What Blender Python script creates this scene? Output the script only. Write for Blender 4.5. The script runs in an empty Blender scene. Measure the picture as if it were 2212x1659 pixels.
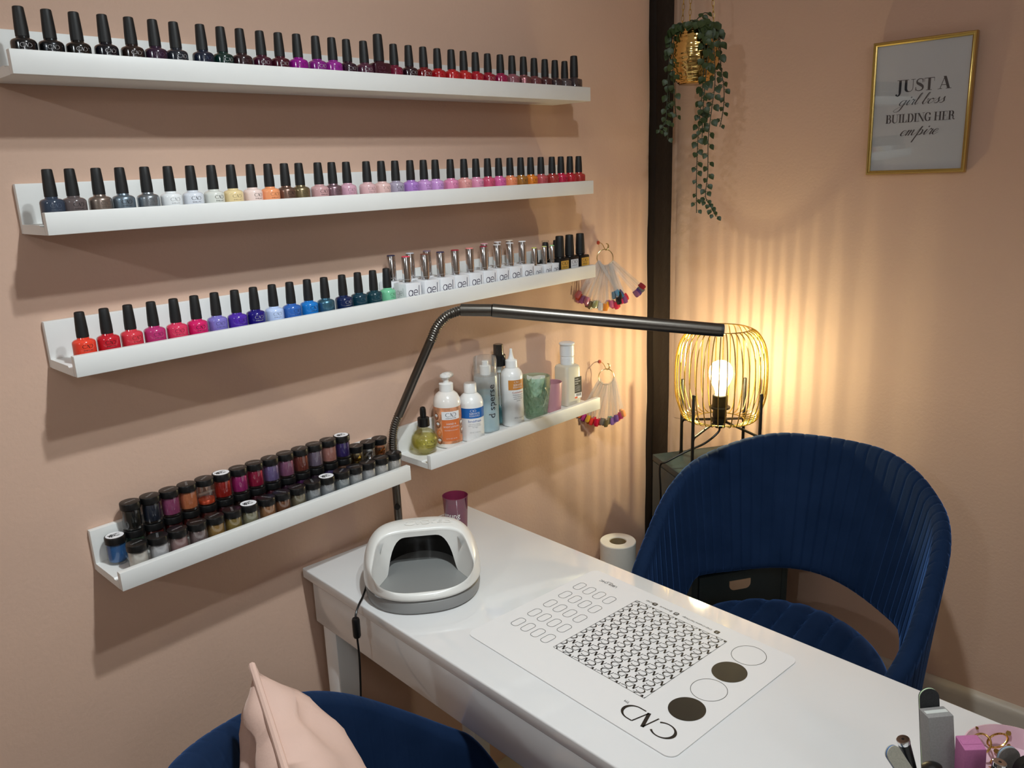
import bpy, bmesh, math, random
from mathutils import Vector, Matrix, Euler
sc = bpy.context.scene
COL = sc.collection
PI = math.pi
rnd = random.Random(7)

# ------------------------------------------------------------------ camera
def cam_rot(yaw, pitch, roll):
    y, p, r = map(math.radians, (yaw, pitch, roll))
    f = Vector((-math.sin(y)*math.cos(p), math.cos(y)*math.cos(p), math.sin(p)))
    right = Vector((math.cos(y), math.sin(y), 0)); up = right.cross(f)
    r2 = right*math.cos(r) + up*math.sin(r); u2 = -right*math.sin(r) + up*math.cos(r)
    return Matrix((r2, u2, -f)).transposed()
cd = bpy.data.cameras.new('camera'); cam = bpy.data.objects.new('camera', cd); COL.objects.link(cam)
cam.matrix_world = Matrix.Translation((-1.9961, -1.2832, 1.4558)) @ cam_rot(-46.0696, -14.2591, -1.9379).to_4x4()
cd.sensor_fit = 'HORIZONTAL'; cd.sensor_width = 36; cd.lens = 36*1744.92/2212; cd.clip_start = .02
sc.camera = cam

# ------------------------------------------------------------------ world, lights, exposure
w = bpy.data.worlds.new('world'); sc.world = w; w.use_nodes = True
w.node_tree.nodes['Background'].inputs[0].default_value = (1, .93, .86, 1)
w.node_tree.nodes['Background'].inputs[1].default_value = .06
def bulb(name, loc, watt, col, r, aim=None, deg=120):
    l = bpy.data.lights.new(name, 'SPOT' if aim else 'POINT'); l.energy = watt; l.color = col; l.shadow_soft_size = r
    o = bpy.data.objects.new(name, l); COL.objects.link(o); o.location = loc
    if aim:
        l.spot_size = math.radians(deg); l.spot_blend = .9
        o.rotation_euler = (Vector(aim)-Vector(loc)).to_track_quat('-Z', 'Y').to_euler()
    return o
COOLWHITE = (.88, .97, 1.0)
bulb('spot_bulb_light', (-1.43, -1.216, 2.31), 23, COOLWHITE, .026, (-1.36, -.05, 1.72), 120)
bulb('spot_bulb_light', (-1.43, -.93, 2.24), 46, COOLWHITE, .026, (-1.25, -.72, .75), 112)
bulb('spot_bulb_light', (-3.80, -1.15, 2.25), 32, COOLWHITE, .028, (-1.5, 0, 2.0), 78)
FILL_STRENGTH = 16  # emission strength of the added fill globe
LAMP = Vector((-.200, -.288, .718))
bulb('table_lamp_light', LAMP+Vector((0, 0, .238)), 3.8, (1, .95, .60), .008)
sc.view_settings.view_transform = 'Standard'; sc.view_settings.look = 'None'
sc.view_settings.gamma = 1; sc.view_settings.exposure = 0.22; sc.view_settings.use_curve_mapping = False
sc.cycles.max_bounces = 10; sc.cycles.transparent_max_bounces = 24; sc.cycles.use_denoising = True
sc.cycles.sample_clamp_indirect = 6

# ------------------------------------------------------------------ materials
def lin(h):
    if isinstance(h, str):
        h = [int(h[i:i+2], 16)/255 for i in (0, 2, 4)]
    return tuple((c/12.92 if c <= .04045 else ((c+.055)/1.055)**2.4) for c in h)
MATS = {}
def pm(name, col, rough=.5, metal=0, coat=0, noise=0, nscale=40, bump=0, bscale=200, trans=0, sheen=0, sheencol=None, emit=0, ior=None, detail=3, spec=None):
    if name in MATS: return MATS[name]
    m = bpy.data.materials.new(name); m.use_nodes = True; nt = m.node_tree; b = nt.nodes['Principled BSDF']
    c = lin(col); I = b.inputs
    I['Base Color'].default_value = (*c, 1); I['Roughness'].default_value = rough; I['Metallic'].default_value = metal
    I['Coat Weight'].default_value = coat; I['Coat Roughness'].default_value = .05
    I['Transmission Weight'].default_value = trans
    if spec is not None: I['Specular IOR Level'].default_value = spec
    if ior: I['IOR'].default_value = ior
    if sheen:
        I['Sheen Weight'].default_value = sheen; I['Sheen Roughness'].default_value = .35
        I['Sheen Tint'].default_value = (*lin(sheencol or col), 1)
    if emit:
        I['Emission Color'].default_value = (*c, 1); I['Emission Strength'].default_value = emit
    tc = nt.nodes.new('ShaderNodeTexCoord')
    if noise:
        n = nt.nodes.new('ShaderNodeTexNoise'); n.inputs['Scale'].default_value = nscale; n.inputs['Detail'].default_value = detail
        nt.links.new(tc.outputs['Object'], n.inputs['Vector'])
        mx = nt.nodes.new('ShaderNodeMix'); mx.data_type = 'RGBA'; mx.inputs[0].default_value = noise
        r = nt.nodes.new('ShaderNodeValToRGB'); r.color_ramp.elements[0].position = .3; r.color_ramp.elements[1].position = .7
        r.color_ramp.elements[0].color = (*[x*.45 for x in c], 1); r.color_ramp.elements[1].color = (*[min(1, x*1.5+.01) for x in c], 1)
        nt.links.new(n.outputs[0], r.inputs[0]); mx.inputs[6].default_value = (*c, 1)
        nt.links.new(r.outputs[0], mx.inputs[7]); nt.links.new(mx.outputs[2], I['Base Color'])
    if bump:
        n2 = nt.nodes.new('ShaderNodeTexNoise'); n2.inputs['Scale'].default_value = bscale; n2.inputs['Detail'].default_value = 4
        nt.links.new(tc.outputs['Object'], n2.inputs['Vector'])
        bp = nt.nodes.new('ShaderNodeBump'); bp.inputs['Strength'].default_value = bump; bp.inputs['Distance'].default_value = .002
        nt.links.new(n2.outputs[0], bp.inputs['Height']); nt.links.new(bp.outputs[0], I['Normal'])
    MATS[name] = m; return m
def clear(name, tint='ffffff', gloss=.06, rough=.03, glow=0, body=0, bodycol=None):
    """thin clear plastic or glass: see-through with a glossy sheen (and a little body colour)"""
    if name in MATS: return MATS[name]
    m = bpy.data.materials.new(name); m.use_nodes = True; nt = m.node_tree; N = nt.nodes
    N.remove(N['Principled BSDF']); out = N['Material Output']
    t = N.new('ShaderNodeBsdfTransparent'); t.inputs[0].default_value = (*lin(tint), 1)
    g = N.new('ShaderNodeBsdfGlossy'); g.inputs['Roughness'].default_value = rough
    fr = N.new('ShaderNodeLayerWeight'); fr.inputs[0].default_value = .25
    ad = N.new('ShaderNodeMath'); ad.operation = 'MULTIPLY_ADD'; ad.inputs[1].default_value = .5; ad.inputs[2].default_value = gloss
    nt.links.new(fr.outputs['Fresnel'], ad.inputs[0])
    base = t
    if body:
        d = N.new('ShaderNodeBsdfPrincipled'); d.inputs['Base Color'].default_value = (*lin(bodycol or tint), 1); d.inputs['Roughness'].default_value = .3
        d.inputs['Subsurface Weight'].default_value = 0
        mb_ = N.new('ShaderNodeMixShader'); mb_.inputs[0].default_value = body
        nt.links.new(t.outputs[0], mb_.inputs[1]); nt.links.new(d.outputs[0], mb_.inputs[2]); base = mb_
    mx = N.new('ShaderNodeMixShader'); nt.links.new(ad.outputs[0], mx.inputs[0])
    nt.links.new(base.outputs[0], mx.inputs[1]); nt.links.new(g.outputs[0], mx.inputs[2]); last = mx
    if glow:
        e = N.new('ShaderNodeEmission'); e.inputs[0].default_value = (1, .74, .40, 1); e.inputs[1].default_value = glow
        a = N.new('ShaderNodeAddShader'); nt.links.new(mx.outputs[0], a.inputs[0]); nt.links.new(e.outputs[0], a.inputs[1]); last = a
    nt.links.new(last.outputs[0], out.inputs[0]); MATS[name] = m; return m

M_OTHER = pm('off_white_emulsion', 'e6e4de', .8)
M_WALL = pm('pink_emulsion', 'd3b09b', .75, bump=.25, bscale=140, noise=.05, nscale=3)
M_CEIL = pm('ceiling_white', 'e9e4de', .9, noise=.03)
M_FLOOR = pm('floor_boards', 'a59a8c', .55, noise=.3, nscale=6)
M_WHITE = pm('white_foil', 'e6e5e2', .42, noise=.03, nscale=20)
M_SKIRT = pm('skirting_paint', 'beb3a8', .45, noise=.06, nscale=12, bump=.15, bscale=60)
M_BLACKPAINT = pm('black_gloss_paint', '080707', .33, bump=.5, bscale=45, spec=.35)
M_GLOSSW = pm('white_high_gloss', 'e8e7e6', .07, coat=.5, noise=.02, nscale=8)
M_CAP = pm('black_cap', '111112', .55, bump=.05)
M_BLACK = pm('black_plastic', '0d0d0e', .35)
M_BLKMET = pm('black_metal', '17140f', .4, metal=.3)
M_INK = pm('dark_ink', '241f2c', .5)
M_INKB = pm('black_print', '100e12', .45)
M_SILVERTXT = pm('silver_print', 'b9b9bb', .35, metal=.4)
M_WHITETXT = pm('white_print', 'e4e2e0', .5)
M_CHROME = pm('chrome', 'dcdcde', .08, metal=1)
M_GOLDW = pm('gold_wire', 'e0c674', .25, metal=1)
M_BRASS = pm('pale_brass', 'd6c590', .25, metal=1)
M_GOLD = pm('polished_gold', 'dcb870', .13, metal=1)
M_GUNMETAL = pm('brushed_gunmetal', '645f59', .34, metal=.95, noise=.08, nscale=200)
M_VELVET = pm('blue_velvet', '0c2342', .85, sheen=.7, sheencol='5c8ede', noise=.2, nscale=14, bump=.1, bscale=400, spec=.15)
M_BLUSH = pm('blush_velvet', 'cfaea0', .8, sheen=.35, sheencol='ffe4d6', noise=.12, nscale=9, bump=.12, bscale=300)
M_TEAL = pm('dark_teal_paint', '2f3c40', .45, noise=.12, nscale=10, spec=.25)
M_PAPER = pm('white_paper', 'e9e8ea', .7)
M_GLASS = clear('clear_glass', 'fbfdfd', .05)
M_ACRYL = clear('clear_acrylic', 'fbfaf8', .10, .08)
M_STICK = clear('clear_swatch_plastic', 'ffffff', .05, .15, body=.13, bodycol='f3efee')

# ------------------------------------------------------------------ mesh helpers
class MB:
    def __init__(s): s.b = bmesh.new(); s.mi = 0; s.ms = []
    def mat(s, m):
        if m not in s.ms: s.ms.append(m)
        s.mi = s.ms.index(m); return s
    def face(s, vs):
        try: f = s.b.faces.new(vs)
        except ValueError: return None
        f.material_index = s.mi; return f
    def poly(s, pts): return s.face([s.b.verts.new(p) for p in pts])
    def box(s, c, size, bev=0, rot=None, seg=2):
        r = bmesh.ops.create_cube(s.b, size=1)
        vs = r['verts']; bmesh.ops.scale(s.b, vec=size, verts=vs)
        fs = set(f for v in vs for f in v.link_faces)
        if bev:
            es = list(set(e for v in vs for e in v.link_edges))
            q = bmesh.ops.bevel(s.b, geom=es, offset=bev, segments=seg, profile=.5, affect='EDGES')
            fs = set(f for f in q['faces']) | set(f for f in fs if f.is_valid)
            vs = list(set(v for f in fs for v in f.verts))
            fs = set(f for v in vs for f in v.link_faces)
        for f in fs: f.material_index = s.mi
        M = Matrix.Translation(c) @ (rot.to_4x4() if rot else Matrix())
        bmesh.ops.transform(s.b, matrix=M, verts=vs); return s
    def grid(s, rows, closeu=False, closev=False):
        V = [[s.b.verts.new(p) for p in r] for r in rows]
        n, m = len(V), len(V[0])
        for i in range(n if closeu else n-1):
            for j in range(m if closev else m-1):
                a, b, c, d = V[i][j], V[(i+1) % n][j], V[(i+1) % n][(j+1) % m], V[i][(j+1) % m]
                s.face([a, b, c, d])
        return V
    def lathe(s, prof, c=(0, 0, 0), seg=24, sx=1, sy=1, capb=True, capt=True):
        c = Vector(c); rows = []
        for r, z in prof:
            rows.append([c+Vector((r*sx*math.cos(2*PI*k/seg), r*sy*math.sin(2*PI*k/seg), z)) for k in range(seg)])
        V = s.grid(rows, closev=True)
        if capb and prof[0][0] > 1e-6: s.face(list(reversed(V[0])))
        if capt and prof[-1][0] > 1e-6: s.face(V[-1])
        return s
    def tube(s, pts, r, seg=8, caps=True, closed=False):
        pts = [Vector(p) for p in pts]; n = len(pts)
        rr = r if callable(r) else (lambda t: r)
        rows = []; up = None
        for i, p in enumerate(pts):
            if closed: t = (pts[(i+1) % n]-pts[i-1])
            else: t = pts[min(i+1, n-1)]-pts[max(i-1, 0)]
            t.normalize()
            if up is None:
                up = Vector((0, 0, 1)) if abs(t.z) < .9 else Vector((1, 0, 0))
            a = (up-t*up.dot(t))
            if a.length < 1e-6: a = t.orthogonal()
            a.normalize(); up = a; b = t.cross(a)
            R = rr(i/(n-1) if n > 1 else 0)
            rows.append([p+a*R*math.cos(2*PI*k/seg)+b*R*math.sin(2*PI*k/seg) for k in range(seg)])
        V = s.grid(rows, closeu=closed, closev=True)
        if caps and not closed:
            s.face(list(reversed(V[0]))); s.face(V[-1])
        return s
    def prism(s, outline, z0, z1, bev=0):
        a = [s.b.verts.new((x, y, z0)) for x, y in outline]; b = [s.b.verts.new((x, y, z1)) for x, y in outline]
        n = len(outline)
        for i in range(n): s.face([a[i], a[(i+1) % n], b[(i+1) % n], b[i]])
        s.face(list(reversed(a))); t = s.face(b); return s
    def sphere(s, c, r, sz=1, u=16, v=10):
        prof = [(r*math.sin(PI*i/v), -r*sz*math.cos(PI*i/v)) for i in range(v+1)]
        return s.lathe(prof, c, u)
    def polys(s, ps, f):
        for p in ps: s.poly([f(x, y) for x, y in p])
        return s
    def xf(s, M):
        bmesh.ops.transform(s.b, matrix=M, verts=s.b.verts[:]); return s
    def build(s, name, mat=None, parent=None, loc=None, rot=None, smooth=35, weld=True):
        if weld: bmesh.ops.remove_doubles(s.b, verts=s.b.verts[:], dist=1e-6)
        bmesh.ops.recalc_face_normals(s.b, faces=s.b.faces[:])
        me = bpy.data.meshes.new(name); s.b.to_mesh(me); s.b.free()
        ms = s.ms if s.ms else [mat]
        for m in ms: me.materials.append(m)
        if smooth:
            me.polygons.foreach_set('use_smooth', [True]*len(me.polygons))
            try: me.set_sharp_from_angle(angle=math.radians(smooth))
            except Exception: pass
        o = bpy.data.objects.new(name, me); COL.objects.link(o)
        if parent: o.parent = parent
        if loc is not None: o.location = loc
        if rot is not None: o.rotation_euler = rot
        return o
def tag(o, label=None, cat=None, group=None, kind=None):
    if label: o['label'] = label
    if cat: o['category'] = cat
    if group: o['group'] = group
    if kind: o['kind'] = kind
    return o
def thing(name, label, cat, loc=(0, 0, 0), rz=0, group=None, rot=None):
    o = bpy.data.objects.new(name, None); o.empty_display_size = .05; COL.objects.link(o)
    o.location = loc; o.rotation_euler = rot if rot else (0, 0, rz)
    return tag(o, label, cat, group)
def dup(root, loc, label, rz=0, mats=None, scale=None, group=None):
    """copy of a thing with its parts; mats: {part stem: {slot: material}}"""
    r = root.copy(); COL.objects.link(r); r.location = loc; r.rotation_euler = (0, 0, rz); r['label'] = label
    if group: r['group'] = group
    if scale: r.scale = scale
    for ch in KIDS[root.name]:
        c = ch.copy(); COL.objects.link(c); c.parent = r
        paint(c, (mats or {}).get(ch.name.split('.')[0]))
    return r
def paint(o, d):
    for k, m in (d or {}).items():
        o.material_slots[k].link = 'OBJECT'; o.material_slots[k].material = m
KIDS = {}
def cr(pts, n=6, closed=False):
    """Catmull-Rom through points of any dimension"""
    P = [Vector(p) for p in pts]; out = []; L = len(P)
    for i in range(L if closed else L-1):
        if closed: a, b, c, d = P[i-1], P[i], P[(i+1) % L], P[(i+2) % L]
        else: a, b, c, d = P[max(i-1, 0)], P[i], P[i+1], P[min(i+2, L-1)]
        for k in range(n):
            t = k/n
            out.append(.5*((2*b)+(c-a)*t+(2*a-5*b+4*c-d)*t*t+(3*b-a-3*c+d)*t**3))
    if not closed: out.append(P[-1])
    return out
def ss(a, b, x):
    t = max(0, min(1, (x-a)/(b-a))); return t*t*(3-2*t)
def rrect(wd, ht, r, n=5, cx=0, cy=0):
    o = []
    for sx, sy, a0 in ((1, 1, 0), (-1, 1, 90), (-1, -1, 180), (1, -1, 270)):
        for k in range(n+1):
            a = math.radians(a0+90*k/n)
            o.append((cx+sx*(wd/2-r)+r*math.cos(a), cy+sy*(ht/2-r)+r*math.sin(a)))
    return o

# ------------------------------------------------------------------ lettering (2D polygons)
def ribbon(pts, wf):
    """flat stroke; wf = width, or a function of the unit direction"""
    P = [Vector((p[0], p[1])) for p in pts]; n = len(P); L = []; R = []
    for i in range(n):
        d = P[min(i+1, n-1)]-P[max(i-1, 0)]
        if d.length < 1e-9: d = Vector((1, 0))
        d.normalize(); wd = (wf(d, i/(n-1)) if callable(wf) else wf)/2
        nn = Vector((-d.y, d.x)); L.append(P[i]+nn*wd); R.append(P[i]-nn*wd)
    return [[tuple(R[i]), tuple(R[i+1]), tuple(L[i+1]), tuple(L[i])] for i in range(n-1)]
def arc(cx, cy, rx, ry, a0, a1, n=20):
    return [(cx+rx*math.cos(math.radians(a0+(a1-a0)*k/n)), cy+ry*math.sin(math.radians(a0+(a1-a0)*k/n))) for k in range(n+1)]
def cnd(th=.10, n=14):
    """the thin CND word mark, 2.8 wide, 1 high"""
    thick = lambda d, t: th*(.55+.75*abs(d.y)**2)
    P = ribbon(arc(.58, .5, .56, .48, 42, 318, n+4), thick)
    P += ribbon([(1.18, .02), (1.36, .98)], th*.6)+ribbon([(1.36, .98), (1.72, .02)], th*1.45)+ribbon([(1.72, .02), (1.95, .98)], th*.6)
    P += ribbon([(1.95, .98), (2.2, .98)]+arc(2.22, .5, .55, .48, 88, -90, n)+[(1.9, .02)], thick)
    return P
def gel_word():
    t = .115
    P = ribbon(arc(.4, .45, .38, .42, 0, 360, 18), t)+ribbon([(.78, .87), (.78, -.1)]+arc(.42, -.1, .36, .3, 0, -150, 10), t)
    P += ribbon([(1.02, .45), (1.78, .45)]+arc(1.4, .45, .38, .42, 0, 310, 18)[1:], t)+ribbon([(2.05, 0), (2.05, 1.5)], t)
    return P
FONT = {}
def text_polys(body, size=1, align='CENTER'):
    """outline of the built-in typeface as triangles"""
    k = (body, align)
    if k not in FONT:
        c = bpy.data.curves.new('t', 'FONT'); c.body = body; c.align_x = align; c.resolution_u = 2; c.size = 1
        o = bpy.data.objects.new('t', c); COL.objects.link(o)
        dg = bpy.context.evaluated_depsgraph_get(); me = o.evaluated_get(dg).to_mesh()
        FONT[k] = [[(me.vertices[i].co.x, me.vertices[i].co.y) for i in p.vertices] for p in me.polygons]
        o.evaluated_get(dg).to_mesh_clear(); bpy.data.objects.remove(o); bpy.data.curves.remove(c)
    return [[(x*size, y*size) for x, y in p] for p in FONT[k]]
def place(polys, dx=0, dy=0, s=1, sx=None, shear=0, rot=0):
    sx = s if sx is None else sx; c, q = math.cos(rot), math.sin(rot); out = []
    for p in polys:
        r = []
        for x, y in p:
            X, Y = x*sx+y*s*shear, y*s
            r.append((dx+X*c-Y*q, dy+X*q+Y*c))
        out.append(r)
    return out
def clip(polys, x0, x1, y0, y1):
    out = []
    for p in polys:
        for ax, lim, sg in ((0, x0, 1), (0, x1, -1), (1, y0, 1), (1, y1, -1)):
            q = []
            for i in range(len(p)):
                a, b = p[i-1], p[i]; ia, ib = sg*(a[ax]-lim) >= 0, sg*(b[ax]-lim) >= 0
                if ia != ib:
                    t = (lim-a[ax])/(b[ax]-a[ax]); q.append((a[0]+(b[0]-a[0])*t, a[1]+(b[1]-a[1])*t))
                if ib: q.append(b)
            p = q
            if len(p) < 3: break
        if len(p) >= 3: out.append(p)
    return out
def oncyl(r, z0, a0=-PI/2):
    """map flat lettering to the outside of an upright cylinder, centred at angle a0"""
    return lambda x, y: (r*math.cos(a0+x/r), r*math.sin(a0+x/r), z0+y)
def cylpatch(mb, r, wd, z0, z1, a0=-PI/2, n=12):
    h = wd/r/2
    mb.grid([[(r*math.cos(a0-h+2*h*i/n), r*math.sin(a0-h+2*h*i/n), z) for z in (z0, z1)] for i in range(n+1)])

# ------------------------------------------------------------------ the room
def struct(name, mb, mat): return tag(mb.build(name, mat), kind='structure')
XL, YF, H = -4.7, -3.0, 2.45
struct('wall_back', MB().box(((XL)/2, .06, H/2), (-XL+.24, .12, H)), M_WALL)
struct('wall_right', MB().box((.06, YF/2-.0, H/2), (.12, -YF, H)), M_WALL)
struct('wall_left', MB().box((XL-.06, YF/2, H/2), (.12, -YF, H)), M_OTHER)
struct('wall_front', MB().box((XL/2, YF-.06, H/2), (-XL+.24, .12, H)), M_OTHER)
struct('floor', MB().box((XL/2, YF/2, -.05), (-XL+.24, -YF+.24, .1)), M_FLOOR)
struct('ceiling', MB().box((XL/2, YF/2, H+.05), (-XL+.24, -YF+.24, .1)), M_CEIL)
def skirting(name, a, b, nrm):
    a, b, nrm = Vector(a), Vector(b), Vector(nrm); mb = MB()
    prof = [(0, 0), (.018, 0), (.018, .192), (.0165, .203), (.012, .209), (.006, .2125), (0, .2145)]
    mb.grid([[p+nrm*u+Vector((0, 0, z)) for u, z in prof] for p in (a, b)], closev=True)
    for p in (a, b): mb.poly([p+nrm*u+Vector((0, 0, z)) for u, z in prof])
    struct(name, mb, M_SKIRT)
skirting('baseboard_right', (-.0005, -.03, 0), (-.0005, YF, 0), (-1, 0, 0))
# black painted timber standing in the corner, with a wavering painted edge
mb = MB(); rr_ = random.Random(3); rows = []
for i in range(61):
    z = H*i/60; wv = .0022*math.sin(z*9)+.0018*math.sin(z*23+1)+rr_.uniform(-.0008, .0008)
    x0 = -.1065+wv*.8; yb = -.021+rr_.uniform(-.0012, .0012)
    rows.append([(x0, -.0004, z), (x0-.001, yb*.5, z), (x0+.0015, yb, z), (x0+.006, yb-.0015, z), (-.06, -.0225, z), (-.024+wv*.4, -.0220, z), (-.0235, -.0004, z)])
mb.grid(rows); struct('trim_1', mb, M_BLACKPAINT)
# rough strip of plaster where the timber meets the right wall
mb = MB(); rows = []
for i in range(81):
    z = .75+(H-.75)*i/80; e = -.070+.004*math.sin(z*11)+rr_.uniform(-.0025, .0025)
    rows.append([(-.0003, -.0226, z), (-.0030-.0012*math.sin(z*37+2), -.034+.004*math.sin(z*29), z), (-.0024+.0012*math.sin(z*53), -.052+.006*math.sin(z*17), z), (-.0003, e, z)])
mb.grid(rows); struct('trim_2', mb, M_WALL)

# ceiling spotlights that light the room (above the frame)
def spot_bar(name, label, x, y, heads):
    t = thing(name, label, 'ceiling light', (x, y, H))
    MB().box((0, 0, -.0125), (.09, .5, .024), .006).build('mounting_bar', M_WHITE, t)
    for dy, dz in heads:
        b = MB().tube([(0, dy, -.02), (0, dy, dz+.055)], .006, 8).lathe([(.02, dz+.052), (.034, dz+.03), (.036, dz+.012), (.034, dz+.012), (.03, dz+.028), (.012, dz+.045)], (0, dy, 0), 20)
        b.build('spot_head', M_WHITE, t)
spot_bar('ceiling_spotlight', 'white ceiling spotlight bar with two heads above the front chair', -1.43, -1.07, [(-.146, -.14), (.14, -.21)])
spot_bar('ceiling_spotlight', 'white ceiling spotlight bar with one head at the far left end of the room', -3.8, -1.15, [(0, -.20)])

# glowing globe added to soften the shadows, unseen behind the camera
pd = thing('added_fill_lamp', 'added glowing white globe for soft fill light, unseen behind the viewer', 'ceiling light', (-2.35, -2.70, 2.06))
MB().sphere((0, 0, 0), .12, 1, 28, 18).build('fill_globe', pm('fill_glow', 'f4f8ff', .3, emit=FILL_STRENGTH), pd)
MB().tube([(0, 0, .115), (0, 0, H-2.06-.03)], .003, 8).build('cable', M_BLACK, pd)
MB().lathe([(.02, .112), (.026, .116), (.02, .15), (.006, .16)], seg=20).lathe([(.045, H-2.06-.03), (.05, H-2.06-.001)], seg=24).build('fitting', M_CHROME, pd)

# ------------------------------------------------------------------ picture ledges
BACKT, BASET, LIPT, DEP, LIPH, BH = .010, .0105, .0115, .1103, .0293, .0674
def ledge(label, x0, z0, L, tilt, group):
    t = thing('picture_ledge', label, 'shelf', (x0, -.0006, z0), group=group, rot=(0, -tilt, 0))
    MB().box((L/2, -BACKT/2, BH/2), (L, BACKT, BH), .0008).build('back_board', M_WHITE, t)
    mb = MB()   # base board with the long groove behind the lip
    pr = [(-BACKT, 0), (-DEP+LIPT, 0), (-DEP+LIPT, BASET), (-DEP+LIPT+.016, BASET), (-DEP+LIPT+.018, BASET+.0022), (-BACKT, BASET+.0022)]
    pr = [(y, z) for y, z in pr]
    mb.grid([[(x, y, z) for y, z in pr] for x in (0, L)], closev=True)
    for x in (0, L): mb.poly([(x, y, z) for y, z in pr])
    mb.build('base_board', M_WHITE, t)
    MB().box((L/2, -DEP+LIPT/2, LIPH/2), (L, LIPT, LIPH), .0008).build('front_lip', M_WHITE, t)
    return (x0, z0, tilt)
G_L = 'white picture ledges on the pink wall'
S1 = ledge('long white picture ledge, topmost, holding dark to red polishes', -1.6466, 1.6015, 1.15, .0131, G_L)
S2 = ledge('long white picture ledge holding grey, pastel and orange polishes', -1.6382, 1.4035, 1.15, .0111, G_L)
S3 = ledge('long white picture ledge holding red, blue and gel polishes', -1.6329, 1.2118, 1.15, .0113, G_L)
S4 = ledge('short white picture ledge packed with small glitter jars', -1.6203, .8843, .55, .0177, G_L)
S5 = ledge('short white picture ledge holding lotions, pump bottles and glass tumblers', -1.0188, .8989, .55, 0, G_L)
def floorz(S, x, groove=True): return S[1]+S[2]*(x-S[0])+BASET+(.0 if groove else .0022)+.0006

# ------------------------------------------------------------------ nail polish bottles
def polish(name_mat):
    t = thing('nail_polish_bottle', '', 'nail polish')
    mb = MB(); mb.mat(M_INK)  # placeholder slot 0 gets the varnish colour
    mb.lathe([(.0125, 0), (.0145, .0008), (.0152, .003), (.0153, .0292), (.0150, .0312), (.0138, .0332), (.0112, .0347), (.0083, .0354), (.0074, .0385)], seg=28)
    mb.mat(M_SILVERTXT); mb.polys(place(cnd(.11), -.0072, .0236, .0050), oncyl(.01540, 0))
    mb.polys(place(text_polys('SHELLAC'), 0, .0198, .0026, .0032), oncyl(.01540, 0))
    body = mb.build('glass_body', None, t)
    cap = MB().lathe([(.0074, .0372), (.0081, .0378), (.0080, .048), (.0073, .061), (.0066, .0715), (.0062, .0728), (.0050, .0734)], seg=22).build('cap', M_CAP, t)
    KIDS[t.name] = [body, cap]; return t
def tallpolish():
    t = thing('nail_polish_bottle', '', 'nail polish')
    mb = MB(); mb.mat(M_INK)
    mb.box((0, 0, .0195), (.034, .026, .039), .004).lathe([(.0095, .0385), (.0088, .0405), (.0080, .042)], seg=20)
    mb.mat(M_SILVERTXT); f = lambda x, y: (x, -.01312, y)
    mb.polys(place(cnd(.12), -.0105, .0275, .0052), f); mb.polys(place(text_polys('Shellac'), 0, .0200, .0072), f)
    body = mb.build('glass_body', None, t)
    cap = MB().lathe([(.0082, .041), (.0092, .0416), (.0091, .058), (.0084, .076), (.0078, .0845), (.0074, .0858), (.006, .0864)], seg=22).build('cap', M_CAP, t)
    KIDS[t.name] = [body, cap]; return t
PROTO = polish(''); PTALL = tallpolish(); used = {}
ORD = ['first', 'second', 'third', 'fourth', 'fifth', 'sixth', 'seventh', 'eighth', 'ninth', 'tenth', 'eleventh', 'twelfth', 'thirteenth', 'fourteenth', 'fifteenth', 'sixteenth', 'seventeenth', 'eighteenth', 'nineteenth']
ORD += ['twentieth']+['twenty-'+o for o in ORD[:9]]+['thirtieth']+['thirty-'+o for o in ORD[:9]]
MET = ('metallic', 'shimmer', 'silver', 'gold')
def varnish(col, word):
    met = any(k in word for k in MET)
    return pm('varnish_'+col+('_m' if met else ''), col, .28 if met else .16, .75 if met else 0, .6, noise=.12 if met else .02, nscale=900 if met else 60)
def textmat(col, tx):
    if tx == 's': return M_SILVERTXT
    if tx == 'k': return M_INKB
    c = [int(col[i:i+2], 16)/255 for i in (0, 2, 4)]; l = sum(c)/3
    k = .62 if l > .35 else 1.0; a = 0 if l > .35 else .13
    return pm('print_on_'+col, tuple(min(1, x*k+a) for x in c), .5)
def row(S, items, xs, where, group, y=-.078):
    global first
    for i, ((col, word, tx), x) in enumerate(zip(items, xs)):
        tall = word.startswith('tall')
        src = PTALL if tall else PROTO
        lab = f'{word} nail polish with black cap, {ORD[i]} from left on the {where}'
        z = floorz(S, x); yy = y+rnd.uniform(-.002, .003); ang = rnd.uniform(-.16, .16)
        if x < -1.6 and S is not S1: ang = 0
        md = {'glass_body': {0: varnish(col, word), 1: textmat(col, tx)}}
        if src.name in used:
            o = dup(src, (x, yy, z), lab, ang, md, group=group)
        else:
            used[src.name] = 1; o = src; o.location = (x, yy, z); o.rotation_euler = (0, 0, ang); o['label'] = lab; o['group'] = group
            paint(KIDS[src.name][0], md['glass_body'])
R1 = [-1.619, -1.586, -1.553, -1.518, -1.483, -1.45, -1.419, -1.38, -1.347, -1.316, -1.281, -1.249, -1.218, -1.182, -1.151, -1.12, -1.085, -1.055, -1.019, -.986, -.951, -.915, -.882, -.849, -.816, -.781, -.748, -.715, -.681, -.644, -.609, -.577, -.545, -.511]
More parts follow.
